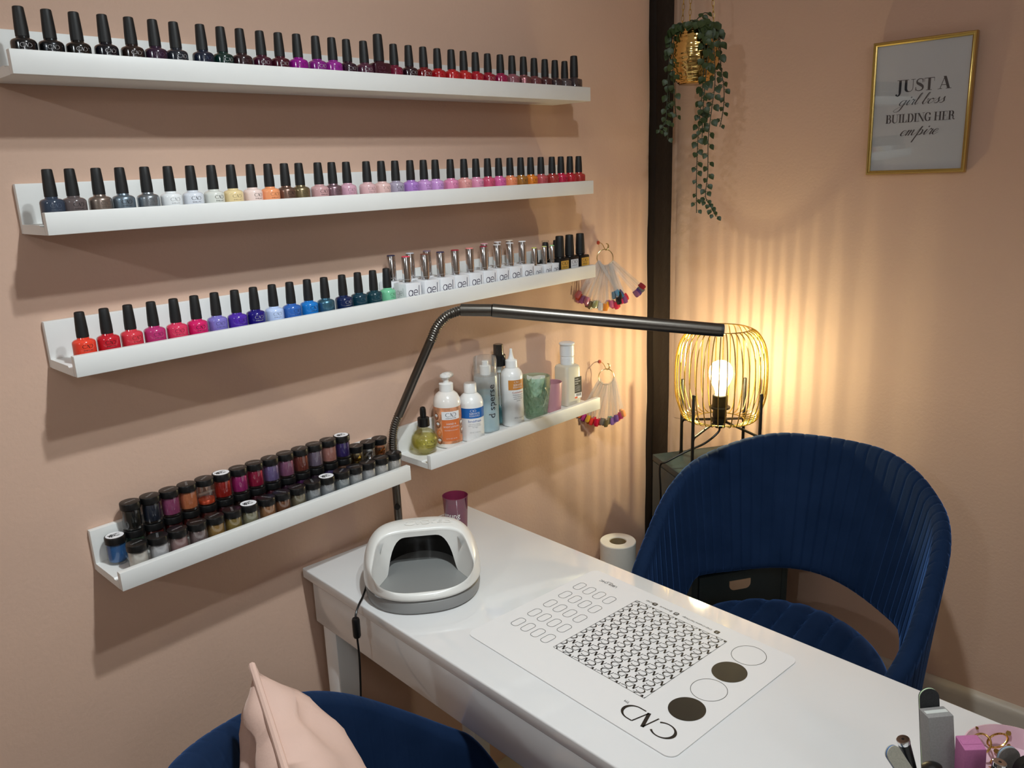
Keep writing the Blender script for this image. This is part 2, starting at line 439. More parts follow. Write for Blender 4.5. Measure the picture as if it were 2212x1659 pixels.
C1 = [('0b0d12', 'jet black', 's'), ('26282b', 'charcoal shimmer', 's'), ('15110f', 'brown-black', 's'), ('070a16', 'midnight black', 's'), ('231614', 'dark chocolate', 's'), ('2e1a30', 'dark plum', ''), ('20242d', 'dark slate', 's'), ('131c30', 'dark navy', ''), ('0b2a26', 'dark bottle green', 's'), ('2a161b', 'dark mulberry', ''), ('3c0f26', 'deep burgundy', 's'), ('42101f', 'deep maroon', 's'), ('8a0f80', 'vivid magenta', ''), ('7c1c78', 'purple magenta', 's'), ('8e2288', 'bright orchid', ''), ('2a0f22', 'blackcurrant', 's'), ('4a2236', 'dusky plum', 's'), ('38121f', 'tall square wine', ''),
      ('6d1530', 'wine red', ''), ('260d18', 'black cherry', 's'), ('6e1119', 'dark red', 's'), ('a3141c', 'deep red', ''), ('b01a20', 'pillarbox red', ''), ('b41f22', 'tomato red', ''), ('a51526', 'cherry red', ''), ('8e1029', 'crimson', 's'), ('931845', 'raspberry', ''), ('935660', 'rosewood', ''), ('9a6468', 'dusty rose shimmer', ''), ('6d383c', 'red-brown mauve', ''), ('4e2629', 'dark cocoa', ''), ('3a2a2d', 'dark mauve grey', ''), ('55494a', 'warm grey', ''), ('453a3c', 'tall square grey-brown', '')]
row(S1, C1, R1, 'top ledge', 'nail polishes on the top ledge')
R2 = [-1.617, -1.590, -1.555, -1.523, -1.489, -1.456, -1.422, -1.389, -1.357, -1.323, -1.293, -1.262, -1.234, -1.199, -1.171, -1.139, -1.099, -1.066, -1.033, -1.0, -.966, -.934, -.897, -.86, -.826, -.793, -.763, -.731, -.698, -.666, -.632, -.597, -.566, -.535, -.500]
C2 = [('343f50', 'slate blue', ''), ('5f5454', 'taupe', 'k'), ('94857b', 'champagne metallic', ''), ('8496a4', 'steel blue metallic', 'k'), ('8f959b', 'silver', ''), ('e8e9ea', 'pure white', ''), ('d9dce4', 'cool white', 'k'), ('d8d8d0', 'pearl white', 'k'), ('e8cf9c', 'cream yellow', ''), ('efd5cd', 'pale blush', 'k'), ('ee9a6a', 'peach orange', ''), ('8d6e60', 'rose gold metallic', 'k'), ('91805f', 'antique gold', ''), ('c79a9b', 'dusty pink', 'k'), ('9a7a84', 'mauve shimmer', ''), ('cf9fb0', 'soft mauve pink', ''), ('d8aeb0', 'shell pink', ''), ('dfb9b4', 'nude pink', ''), ('a59aac', 'lavender grey', 'k'), ('a878c0', 'lilac purple', ''), ('c290c8', 'light orchid', ''), ('c995cf', 'pale lilac', ''), ('dc86ac', 'candy pink', ''), ('e09a97', 'salmon pink', ''), ('dc8fae', 'baby pink', ''), ('c9506f', 'deep rose', ''), ('d6629b', 'hot pink', ''), ('e88a62', 'melon orange', ''), ('a06a2e', 'mustard brown', 'k'), ('dc7c26', 'bright orange', 'k'), ('bd5257', 'dusty coral', ''), ('a33431', 'brick red', ''), ('c41f45', 'raspberry red', 'k'), ('b8202f', 'true red', ''), ('b2332f', 'rust red', '')]
row(S2, C2, R2, 'second ledge', 'nail polishes on the second ledge')
R3 = [-1.607, -1.574, -1.54, -1.507, -1.474, -1.441, -1.407, -1.375, -1.341, -1.307, -1.274, -1.239, -1.207, -1.17, -1.135, -1.102, -1.069]
C3 = [('e8432f', 'orange coral', 'k'), ('c21f2e', 'scarlet', 'k'), ('d63a48', 'watermelon', ''), ('b8326e', 'magenta pink', ''), ('d8385c', 'coral pink', ''), ('d11f63', 'fuchsia', 'k'), ('7d74c0', 'periwinkle', ''), ('4e2aa0', 'violet', ''), ('1d1570', 'deep indigo', 's'), ('bccdf0', 'pale sky blue', ''), ('2f62b0', 'royal blue', ''), ('1a76c4', 'bright blue', 'k'), ('4e7f98', 'teal shimmer', ''), ('10214a', 'navy', 's'), ('123746', 'dark petrol', ''), ('143a44', 'dark teal', ''), ('78c49a', 'mint green', '')]
row(S3, C3, R3, 'third ledge', 'nail polishes on the third ledge')

# gel bottles: square white body lettered "gel", mirror cap with a colour dot on top
def gelbottle():
    t = thing('gel_polish_bottle', '', 'gel polish')
    mb = MB().mat(pm('white_bottle_plastic', 'e9e9ec', .25, coat=.3))
    mb.box((0, 0, .0195), (.037, .037, .039), .0015)
    mb.mat(pm('purple_ink', '2e2340', .5)); mb.polys(place(gel_word(), -.0135, .0150, .0125, shear=.04), lambda x, y: (x, -.01866, y))
    mb.mat(M_SILVERTXT); mb.polys(place(gel_word(), -.0105, .0165, .0095), lambda x, y: (-.01866, -x, y))
    a = mb.build('white_body', None, t)
    mb = MB().mat(M_CHROME); mb.lathe([(.0075, .0388), (.0085, .0392), (.0085, .0445), (.0082, .0449), (.0082, .0453), (.0085, .0457), (.0084, .0862), (.0080, .0870)], seg=24, capt=False)
    mb.mat(M_PAPER); mb.lathe([(.0080, .0870), (.0080, .0880), (.0072, .0886)], seg=24, capb=False)
    b = mb.build('mirror_cap', None, t); KIDS[t.name] = [a, b]; return t
GEL = gelbottle(); gel_first = True
DOT = lambda c: pm('dot_'+c, c, .4)
def gel(x, y, col, label, sc_=None):
    global gel_first
    z = floorz(S3, x, False); md = {'mirror_cap': {1: DOT(col)}}
    if gel_first:
        gel_first = False; GEL.location = (x, y, z); GEL['label'] = label; GEL['group'] = 'gel polishes on the third ledge'; paint(KIDS[GEL.name][1], md['mirror_cap'])
    else: dup(GEL, (x, y, z), label, 0, md, sc_, 'gel polishes on the third ledge')
FX = [-1.022, -.976, -.935, -.896, -.856, -.816, -.776, -.737, -.698]
FC = [('e0485e', 'coral pink'), ('7b4a3c', 'brown'), ('343052', 'dark navy'), ('a01c34', 'crimson'), ('f08a88', 'salmon'), ('941a3a', 'claret'), ('d8d4d6', 'pearl'), ('dddbe0', 'pale grey'), ('efeff2', 'clear white')]
for i, (x, (c, wd)) in enumerate(zip(FX, FC)):
    gel(x, -.0775, c, f'white gel bottle, silver cap with {wd} top, {ORD[i]} from left in the front row')
for i, (x, c, wd) in enumerate([(-.660, 'd6e06a', 'lime yellow'), (-.626, 'dbe48c', 'pale lime'), (-.600, '8fd68a', 'light green')]):
    gel(x, -.0775, c, f'short white gel bottle whose silver cap has a {wd} top, third ledge', (.68, .68, .80))
for i, (x, c, wd) in enumerate([(-1.021, '2b2a48', 'ink navy'), (-.974, 'c8c8d0', 'silver grey'), (-.93, '7f6a7e', 'mauve'), (-.768, 'e3a6b0', 'pale pink'), (-.727, 'e8dfe2', 'milky white'), (-.69, 'e9d6c2', 'cream')]):
    gel(x, -.0315, c, f'white gel bottle, silver cap with {wd} top, {ORD[i]} from left in the back row')
# black bottles at the right end of the third ledge
for i, (x, s_) in enumerate([(-.645, .86), (-.606, .86), (-.569, 1.0), (-.531, 1.02)]):
    dup(PROTO, (x, -.031, floorz(S3, x, False)), f'plain black polish bottle standing in the back row, {ORD[i]} of four from left', 0, {'glass_body': {0: varnish('0c0c0e', 'black'), 1: M_INKB}}, (s_, s_, s_), 'black polish bottles at the back of the third ledge')
mb = MB(); mb.lathe([(.0088, 0), (.0088, .0165), (.0080, .0172)], seg=20)
tag(mb.build('clear_cap', M_GLASS, None, (-.569, -.031, floorz(S3, -.569, False)+.0600)), 'clear plastic cap resting on a black bottle at the back of the third ledge', 'cap')
def basecoat():
    t = thing('base_coat_bottle', '', 'nail polish')
    mb = MB().mat(M_BLACK); mb.box((0, 0, .021), (.034, .030, .042), .003).lathe([(.0105, .0415), (.0090, .0445)], seg=20)
    mb.mat(M_GOLD); mb.poly([(-.0135, -.01512, .006), (.0135, -.01512, .006), (.0135, -.01512, .036), (-.0135, -.01512, .036)])
    mb.mat(M_INKB); f = lambda x, y: (x, -.01525, y)
    mb.polys(place(cnd(.12), -.0098, .0265, .0070), f); mb.polys(place(text_polys('SHELLAC'), 0, .0210, .0038, .0045), f)
    a = mb.build('label_body', None, t)
    b = MB().lathe([(.0100, .0438), (.0108, .0446), (.0106, .060), (.0098, .078), (.0090, .0895), (.0086, .0908), (.007, .0914)], seg=22).build('cap', M_CAP, t)
    KIDS[t.name] = [a, b]; return t
BC = basecoat(); LBLW = pm('white_label', 'd9dadd', .35)
LBLG = pm('gold_label', 'd8b457', .35, metal=.55)
for i, (x, m, wd) in enumerate([(-.574, LBLG, 'gold label, left of the pair of gold-labelled'), (-.539, LBLW, 'white label, between two gold-labelled'), (-.500, LBLG, 'gold label, nearest the ledge end, one of two gold-labelled')]):
    lab = f'black base coat bottle with {wd} bottles'; p = (x, -.0785, floorz(S3, x)); md = {'label_body': {1: m}}
    if i: dup(BC, p, lab, 0, md, group='base coats on the third ledge')
    else: BC.location = p; BC['label'] = lab; BC['group'] = 'base coats on the third ledge'; paint(KIDS[BC.name][0], md['label_body'])

# ------------------------------------------------------------------ glitter jars
def jar():
    t = thing('glitter_jar', '', 'glitter jar')
    a = MB().lathe([(.0120, 0), (.0140, .0008), (.0146, .003), (.0146, .0325), (.0135, .0335)], seg=24).build('clear_jar', M_ACRYL, t)
    b = MB().lathe([(.0118, .0035), (.0132, .0042), (.0132, .0285), (.0124, .0302), (.006, .0306)], seg=20).build('powder', M_INK, t)
    mb = MB().mat(M_BLACK); mb.lathe([(.0149, .0330), (.0155, .0334), (.0155, .0425), (.0150, .0436), (.0140, .0440)], seg=28)
    mb.mat(M_SILVERTXT); mb.polys(place(text_polys('LECENTE'), 0, -.0016, .0046), lambda x, y: (x, y, .04412))
    c = mb.build('lid', None, t); KIDS[t.name] = [a, b, c]; return t
def scribble():
    P = []; q = random.Random(5)
    for k in range(5):
        P += ribbon(cr([(q.uniform(-.009, .009), q.uniform(-.006, .006)) for _ in range(5)], 6), lambda d, t: .0004+.0011*abs(d.y))
    return P
JAR = jar(); jar_first = True
def glit(c, g): return pm('glitter_'+c+('g' if g else ''), c, .35 if g else .6, .35 if g else 0, 0, noise=.75 if g else .12, nscale=1400 if g else 300)
def addjar(x, y, z, col, label, g=True, white=False, lidtxt=True, fill=1.0):
    global jar_first
    rz = rnd.choice([0, .2, -.3, 1.2, 2.0, .6]) if not white else 0
    md = {'powder': {0: glit(col, g)}, 'lid': {1: M_SILVERTXT if lidtxt else M_BLACK}}
    grp = 'glitter jars on the short left ledge'
    if jar_first:
        jar_first = False; o = JAR; o.location = (x, y, z); o.rotation_euler = (0, 0, rz); o['label'] = label; o['group'] = grp
        for ch in KIDS[o.name]: paint(ch, md.get(ch.name.split('.')[0]))
        pw = KIDS[o.name][1]
    else:
        o = dup(JAR, (x, y, z), label, rz, md, group=grp); pw = [c for c in o.children if c.name.startswith('powder')][0]
    if fill != 1: pw.scale = (1, 1, fill)
    if white:
        mb = MB().mat(M_PAPER); mb.lathe([(.0132, .0441), (.0132, .04425)], seg=24)
        mb.mat(M_INKB); mb.polys(scribble(), lambda a, b: (a, b, .0444)); mb.build('lid_sticker', None, o)
    return o
JX = [-1.563, -1.532, -1.501, -1.4715, -1.441, -1.4105, -1.380, -1.3495, -1.319, -1.2885, -1.258, -1.2275, -1.197, -1.1665]
TOPC = [('1b1d1c', 'black', 0), ('2a3346', 'dark blue', 0), ('a04878', 'pink', 0), ('d07c50', 'peach', 0), ('d2502c', 'orange', 0), ('b3241c', 'red', 1), ('bb2f86', 'magenta', 0), ('b01c4c', 'crimson', 0), ('8b7ab4', 'lilac', 0), ('a86c92', 'rose pink', 0), ('8a4438', 'copper', 0), ('8e8098', 'silver lilac', 0), ('b97f76', 'rose gold', 0), ('40307e', 'violet', 1)]
LOWC = ['41664e', '7a2420', '6a1c24', '6e2620', '742a24', '5a2230', '3f2a20', '5c2030', '66243c', '4a2440', '5a2062', '4c3a4c', '5a4a86', '8c6650']
YB = -.0285
for i, (x, lc) in enumerate(zip(JX, LOWC)):
    z = floorz(S4, x, False)
    addjar(x, YB, z, lc, f'black-lidded glitter jar under the stack, {ORD[i]} from left in the lower back row', lidtxt=False)
    c, wd, wt = TOPC[i]
    o = addjar(x, YB, z+.0447, c, f'{wd} glitter jar with {"white" if wt else "black"} lid top, {ORD[i]} from left in the upper row', i not in (2, 3, 12), bool(wt), fill=.28 if i == 4 else 1)
addjar(-1.594, YB-.004, floorz(S4, -1.594, False), '1c66a8', 'blue glitter jar with white lid top, standing alone at the left end', False, True)
FRX = [-1.581, -1.549, -1.518, -1.486, -1.456, -1.425, -1.395, -1.362, -1.333, -1.302, -1.271, -1.241, -1.208, -1.179, -1.149, -1.118, -1.087]
FRC = [('dcd8d2', 'ivory'), ('cfd0d6', 'white'), ('a68484', 'rose beige'), ('9a8a8c', 'mauve silver'), ('b79256', 'gold'), ('a48f52', 'olive gold'), ('a9a78e', 'pale green gold'), ('b88862', 'copper pink'), ('8a5a3c', 'bronze'), ('938b74', 'sage silver'), ('a8b0b8', 'blue silver'), ('b4b8c0', 'icy silver'), ('aab4ba', 'holographic silver'), ('bfc3c8', 'frost'), ('c9ccd2', 'bright silver'), ('d4d6da', 'snow white'), ('dddcda', 'chalk white')]
for i, (x, (c, wd)) in enumerate(zip(FRX, FRC)):
    addjar(x, -.0815, floorz(S4, x), c, f'{wd} glitter jar with {"white" if i in (6, 11) else "black"} lid top, {ORD[i]} from left in the front row', i > 2, i in (6, 11))
for x, c, wd in [(-1.1375, 'b0903c', 'gold'), (-1.1085, 'd4d6da', 'silver'), (-1.0805, 'c07a3a', 'copper')]:
    z = floorz(S4, x, False); t = thing('foil_jar', f'small jar of crinkled {wd} foil with flat black lid at the ledge end', 'foil jar', (x, -.030, z), group='foil jars on the short left ledge')
    MB().lathe([(.0118, 0), (.0132, .001), (.0134, .003), (.0134, .047), (.0128, .048)], seg=24).build('clear_jar', M_ACRYL, t)
    q = random.Random(int(-x*1e4)); mb = MB()
    prof = [[((.0112+q.uniform(-.003, .0008))*math.cos(2*PI*k/14), (.0112+q.uniform(-.003, .0008))*math.sin(2*PI*k/14), .003+.038*j/7) for k in range(14)] for j in range(8)]
    V = mb.grid(prof, closev=True); mb.face(V[-1]); mb.face(V[0]); mb.build('foil', pm('foil_'+wd, c, .18, metal=1), t, smooth=0)
    mb = MB().mat(M_BLACK); mb.lathe([(.0136, .0472), (.0142, .0476), (.0142, .0545), (.0152, .0548), (.0152, .0592), (.0146, .0598)], seg=26)
    mb.mat(M_SILVERTXT); mb.polys(place(text_polys('LECENTE'), 0, -.0016, .0044, rot=.5), lambda a, b: (a, b, .05985)); mb.build('lid', None, t)

# ------------------------------------------------------------------ bottles on the short right ledge
def at5(x): return floorz(S5, x, False)
CA = -2.05    # angle (radians) at which labels look towards the room
# cuticle oil
t = thing('oil_bottle', 'round bottle of pale yellow oil with black rubber dropper', 'bottle', (-.981, -.050, at5(0)))
def globe(r, n=12, a0=.42, a1=2.86): return [(r*math.sin(a), r-.0024-r*math.cos(a)) for a in [a0+(a1-a0)*k/n for k in range(n+1)]]
mb = MB(); gl = globe(.0285); mb.lathe([(gl[0][0]-.003, gl[0][1])]+gl+[(.0080, .056), (.0080, .061)], seg=32)
mb.build('globe', clear('oil_glass', 'fbf9e6', .07, .03), t)
g2 = [(r*.93, z*.93+.0025) for r, z in globe(.0285, 12, .42, 1.95)]
mb = MB().mat(clear('yellow_oil', 'f4f0b4', .05, .05, body=.34, bodycol='dcd67e')); mb.lathe(g2, seg=32)
mb.mat(M_INK); mb.polys(place(cnd(.1), -.010, .028, .0062), oncyl(.0287, 0, -1.75)); mb.polys(place(text_polys('SOLAROIL'), 0, .0215, .0042), oncyl(.0284, 0, -1.75)); mb.polys(place(text_polys('nail & cuticle care'), 0, .0165, .0028), oncyl(.0276, 0, -1.75))
mb.build('oil', None, t)
mb = MB(); mb.lathe([(.0115, .058), (.0125, .0588), (.0122, .0755), (.0112, .0765), (.0062, .0775), (.0066, .084), (.0064, .093), (.0052, .0975), (.0025, .0992)], seg=24); mb.build('dropper', M_BLACK, t)
# hand lotion pump
t = thing('lotion_bottle', 'white pump bottle of hand lotion with orange coconut label', 'bottle', (-.913, -.048, at5(0)), 0)
r = .0290; mb = MB(); mb.lathe([(.026, 0), (.0282, .0012), (r, .005), (r, .093), (.0277, .102), (.0225, .112), (.0150, .118), (.0135, .119)], seg=36)
mb.build('bottle_body', pm('milky_bottle', 'ece6e0', .22, coat=.4), t)
mb = MB().mat(pm('coconut_print', 'c98a66', .35, noise=.9, nscale=70)); cylpatch(mb, r+.0003, .125, .010, .088, CA, 40)
mb.mat(pm('orange_panel', 'd8743f', .35)); cylpatch(mb, r+.0005, .040, .016, .062, CA, 14)
mb.mat(M_PAPER); cylpatch(mb, r+.0005, .040, .0625, .080, CA, 14)
mb.mat(M_INK); mb.polys(place(cnd(.1), -.0115, .069, .0082), oncyl(r+.0008, 0, CA)); mb.polys(place(text_polys('SCENTSATIONS'), 0, .0645, .0032), oncyl(r+.0008, 0, CA))
mb.mat(M_WHITETXT)
for s_, zz, hh in (('HAND &', .0515, .0056), ('BODY LOTION', .0455, .0050), ('ORANGE & COCONUT', .0385, .0030), ('8.3 FL OZ / 245 ML', .0205, .0030)): mb.polys(place(text_polys(s_), 0, zz, hh), oncyl(r+.0008, 0, CA))
q = random.Random(4)
for k in range(8):
    a = CA+(-1 if k % 2 else 1)*(.028+q.uniform(-.002, .007))/r; zc = .016+.0175*(k//2)
    mb.mat(pm('coconut_shell', '8a5436', .5) if k % 3 else pm('orange_fruit', 'e0854a', .4)); mb.polys([[(.0062*math.cos(u*PI/8)*1.05, .0075*math.sin(u*PI/8)) for u in range(16)]], oncyl(r+.0006, zc, a))
    if k % 3: mb.mat(M_PAPER); mb.polys([[(.0042*math.cos(u*PI/8), .0030*math.sin(u*PI/8)+.002) for u in range(16)]], oncyl(r+.0009, zc, a))
mb.build('label', None, t)
WP = pm('white_plastic', 'eeedeb', .25, coat=.2)
mb = MB(); mb.lathe([(.0135, .1175), (.0150, .1185), (.0150, .1340), (.0130, .1355), (.0062, .1362), (.0058, .146), (.0062, .147)], seg=28)
mb.tube([(.006, 0, .1495), (-.004, 0, .1495), (-.018, 0, .1495), (-.025, 0, .147)], lambda u: .0085-.0045*ss(.4, 1, u), 12); mb.lathe([(.0080, .1465), (.0115, .149), (.0105, .153), (.004, .1545)], (.002, 0, 0), 20)
mb.build('pump_head', WP, t).rotation_euler = (0, 0, math.radians(195))
# scrub bottle
def round_bottle(name, label, x, y, r, hb, hsh, mat):
    t = thing(name, label, 'bottle', (x, y, at5(0)))
    mb = MB(); mb.lathe([(r*.88, 0), (r*.97, .0010), (r, .004), (r, hb-.004), (r*.97, hb), (r*.86, hb+hsh*.42), (r*.66, hb+hsh*.76), (r*.46, hb+hsh), (r*.42, hb+hsh+.002)], seg=36)
    mb.build('bottle_body', mat, t); return t
t = round_bottle('scrub_bottle', 'white round bottle with white cap and broad blue label band', -.853, -.057, .0270, .086, .018, WP); r = .0270
mb = MB().mat(pm('blue_band', '1f66b4', .3, coat=.2)); cylpatch(mb, r+.0003, .125, .052, .074, CA, 36)
mb.mat(M_WHITETXT); mb.polys(place(cnd(.12), -.0095, .0665, .0045), oncyl(r+.0006, 0, CA)); mb.polys(place(text_polys('SERVICE'), 0, .0602, .0066), oncyl(r+.0006, 0, CA)); mb.polys(place(text_polys('ESSENTIALS'), 0, .0555, .0046), oncyl(r+.0006, 0, CA))
mb.build('label_band', None, t); mb = MB().mat(pm('blue_ink', '3a5fa8', .4)); mb.polys(place(text_polys('ScrubFresh'), 0, .0435, .0068), oncyl(r+.0006, 0, CA))
mb.mat(M_SILVERTXT)
for zz, s_ in ((.0385, 'Nail Surface Cleanser'), (.0350, 'nettoyant pour la surface'), (.0315, 'des ongles'), (.0200, '222 mL / 7.5 FL OZ')): mb.polys(place(text_polys(s_), 0, zz, .0030), oncyl(r+.0006, 0, CA))
mb.build('lettering', None, t)
mb = MB(); mb.lathe([(.0130, .1035), (.0140, .1042), (.0138, .1225), (.0125, .1245)], seg=36); mb.build('screw_cap', WP, t)
# d sperse spray bottle
t = thing('spray_bottle', 'tall frosted bottle half full of blue liquid with clear overcap', 'bottle', (-.7900, -.041, at5(0))); r = .0270
FROST = clear('frosted_plastic', 'ffffff', .05, .25, body=.42, bodycol='e2ecee')
mb = MB(); mb.lathe([(.024, 0), (.0265, .0012), (r, .004), (r, .122), (.0262, .127), (.0200, .129)], seg=36); mb.build('bottle_body', FROST, t)
mb = MB(); mb.lathe([(.0225, .0020), (.0252, .0045), (.0252, .088)], seg=32); mb.build('blue_liquid', pm('blue_liquid', '8ccbdc', .3), t)
mb = MB().lathe([(.0260, .1275), (.0262, .160), (.0245, .1675), (.0180, .1695)], seg=36, capb=False); mb.build('overcap', clear('clear_overcap', 'ffffff', .06, .10, body=.14, bodycol='eef2ee'), t)
mb = MB().lathe([(.0125, .1285), (.0125, .148), (.0075, .149), (.0075, .158), (.006, .159)], seg=20); mb.build('spray_nozzle', WP, t)
mb = MB().mat(M_INK); f = oncyl(r+.0004, 0, -1.62); mb.polys(place(text_polys('d sperse'), 0, .072, .0225, rot=PI/2), f); mb.build('lettering', None, t)
# slim clear spray bottle
t = thing('pump_spray', 'slim clear spray bottle with black collar and smoky cap, behind the white nozzle bottle', 'bottle', (-.7345, -.0285, at5(0))); r = .0165
mb = MB(); mb.lathe([(.0145, 0), (.0162, .001), (r, .004), (r, .118), (.0150, .126), (.0105, .130), (.0100, .136)], seg=28); mb.build('bottle_body', clear('clear_bottle', 'f6fbfb', .05, .04, body=.06), t)
mb = MB(); mb.lathe([(.0130, .0025), (.0148, .005), (.0148, .040)], seg=24); mb.build('teal_liquid', pm('teal_liquid', '3fa9b4', .15, trans=.3, ior=1.15), t)
mb = MB().tube([(0, 0, .006), (0, 0, .137)], .0015, 8).lathe([(.005, .120), (.0065, .130), (.0065, .140)], seg=14); mb.build('dip_tube', WP, t)
mb = MB(); mb.lathe([(.0125, .1355), (.0160, .1362), (.0160, .160), (.0145, .1612)], seg=28); mb.build('collar', M_BLACK, t)
mb = MB(); mb.lathe([(.0118, .1612), (.0112, .184), (.0095, .1852)], seg=24); mb.build('smoky_cap', pm('smoky_cap', '2a2622', .12, coat=.6), t)
# cuticle remover
t = round_bottle('nozzle_bottle', 'white bottle with long pointed nozzle and orange label band', -.7225, -.056, .0252, .1185, .016, WP); r = .0252
a_ = CA+.25; mb = MB().mat(pm('orange_band', 'c9843a', .3)); cylpatch(mb, r+.0003, .046, .086, .1085, a_, 16)
mb.mat(M_WHITETXT); mb.polys(place(cnd(.12), -.0095, .1020, .0042), oncyl(r+.0006, 0, a_)); mb.polys(place(text_polys('SERVICE'), 0, .0950, .0066), oncyl(r+.0006, 0, a_)); mb.polys(place(text_polys('ESSENTIALS'), 0, .0900, .0048), oncyl(r+.0006, 0, a_))
mb.build('label_band', None, t); mb = MB().mat(pm('orange_ink', 'b5552e', .4)); mb.polys(place(text_polys('CuticleAway'), 0, .0785, .0058), oncyl(r+.0006, 0, a_))
mb.mat(M_INK)
for zz, s_ in ((.0735, 'Professional strength'), (.0690, 'cuticle remover and'), (.0645, 'softener for hands'), (.0600, 'and feet')): mb.polys(place(text_polys(s_), 0, zz, .0032), oncyl(r+.0006, 0, a_))
mb.build('lettering', None, t)
mb = MB().mat(M_INK); mb.polys(place(text_polys('177 mL / 6 FL OZ'), 0, .0200, .0032), oncyl(r+.0006, 0, a_)); mb.build('volume_print', None, t)
mb = MB(); mb.lathe([(.0132, .1335), (.0140, .1342), (.0135, .1495), (.0120, .1510), (.0075, .1525), (.0050, .160), (.0030, .171), (.0034, .1735), (.0026, .176)], seg=26); mb.build('nozzle_cap', WP, t)
# green cut-glass tumbler with cotton pads
t = thing('glass_tumbler', 'green diamond-cut glass tumbler with crumpled wipes inside', 'tumbler', (-.6460, -.0590, at5(0)))
mb = MB(); nz, na = 40, 120; rows = []
for j in range(nz+1):
    z = .098*j/nz; r = .026+.0085*ss(0, .8, j/nz); row_ = []
    for k in range(na):
        a = 2*PI*k/na; d = 0
        if 4 < j < 32:
            u = a*12/(2*PI); v = (j-4)/9.33
            d = -.0016*min(abs(((u+v) % 1)-.5), abs(((u-v) % 1)-.5))*4
        row_.append((  (r+d)*math.cos(a), (r+d)*math.sin(a), z))
    rows.append(row_)
V = mb.grid(rows, closev=True); mb.face(list(reversed(V[0])))
inn = [[((.0315-.0085*(1-ss(0, .8, j/10)))*math.cos(2*PI*k/na), (.0315-.0085*(1-ss(0, .8, j/10)))*math.sin(2*PI*k/na), .098-.088*(10-j)/10) for k in range(na)] for j in range(11)]
V2 = mb.grid(inn, closev=True); mb.face(V2[0])
for k in range(na): mb.face([V[-1][k], V[-1][(k+1) % na], V2[-1][(k+1) % na], V2[-1][k]])
mb.build('cut_glass', clear('green_glass', 'f0faf3', .10, .05, body=.11, bodycol='b8e6c8'), t, smooth=20)
mb = MB(); q = random.Random(9)
rows = [[((.010+.012*ss(0, 1, j/7)+q.uniform(-.003, .003))*math.cos(2*PI*k/20), (.010+.012*ss(0, 1, j/7)+q.uniform(-.003, .003))*math.sin(2*PI*k/20), (.050+.044*j/7)+q.uniform(-.004, .006)) for k in range(20)] for j in range(8)]
V = mb.grid(rows, closev=True); mb.face(V[-1]); mb.face(V[0]); mb.build('paper_wipes', pm('wipe_paper', 'dfe6de', .8), t)
# pink pot
mb = MB(); mb.lathe([(.0205, 0), (.0215, .001), (.0255, .070), (.0252, .0712), (.0240, .0705), (.0205, .006), (0, .0055)], seg=36)
tag(mb.build('candle_pot', pm('matt_pink_glass', 'c08a94', .4, coat=.2), None, (-.5850, -.055, at5(0))), 'small plain pink pot between the green tumbler and the square pump bottle', 'pot')
# square dispenser
t = thing('pump_dispenser', 'square translucent pump dispenser bottle with white push top and black label', 'bottle', (-.5150, -.046, at5(0)), math.radians(-8))
mb = MB(); rows = []
for z, s_ in ((0, .94), (.002, 1), (.092, 1), (.097, .93), (.1005, .72), (.101, .42)): rows.append([(x*s_, y*s_, z) for x, y in rrect(.049, .049, .009)])
V = mb.grid(rows, closev=True); mb.face(list(reversed(V[0]))); mb.face(V[-1])
mb.build('bottle_body', clear('translucent_plastic', 'ece8d8', .06, .2, body=.72), t)
mb = MB().mat(M_INKB); f = lambda x, y: (x, -.02465, y);
mb.polys([[(.001, .030), (.024, .030), (.024, .070), (.001, .070)]], f)
mb.mat(M_PAPER); mb.polys([[(.001, .0165), (.024, .0165), (.024, .0295), (.001, .0295)]], f)
f2 = lambda x, y: (x, -.0248, y)
for i_, s_ in enumerate(('empty', 'dispenser', 'bottle')): mb.polys(place(text_polys(s_, align='LEFT'), .0022, .0635-.0058*i_, .0056, .0046), f2)
for i_ in range(6): mb.polys(place(text_polys('for use with liquids only', align='LEFT'), .0022, .0468-.0026*i_, .0022, .0018), f2)
mb.mat(M_INKB); q = random.Random(2)
for i_ in range(9): mb.polys([[(.006+.0018*i_, .0215), (.0066+.0018*i_+q.uniform(0, .0006), .0215), (.0066+.0018*i_+q.uniform(0, .0006), .0288), (.006+.0018*i_, .0288)]], f2)
mb.mat(pm('orange_tab', 'e0603a', .4)); mb.polys([[(.0012, .0168), (.010, .0168), (.010, .0208), (.0012, .0208)]], f2); mb.build('label', None, t)
mb = MB(); mb.lathe([(.0165, .1005), (.0170, .102)]+[(.0172+.0002*(k % 2), .103+.002*k) for k in range(9)]+[(.0165, .1215), (.0178, .1225), (.0176, .148), (.0192, .1502), (.0190, .1530), (.0165, .1548), (.010, .1555)], seg=40)
mb.build('push_pump', pm('pump_white', 'e6e8ea', .3), t)

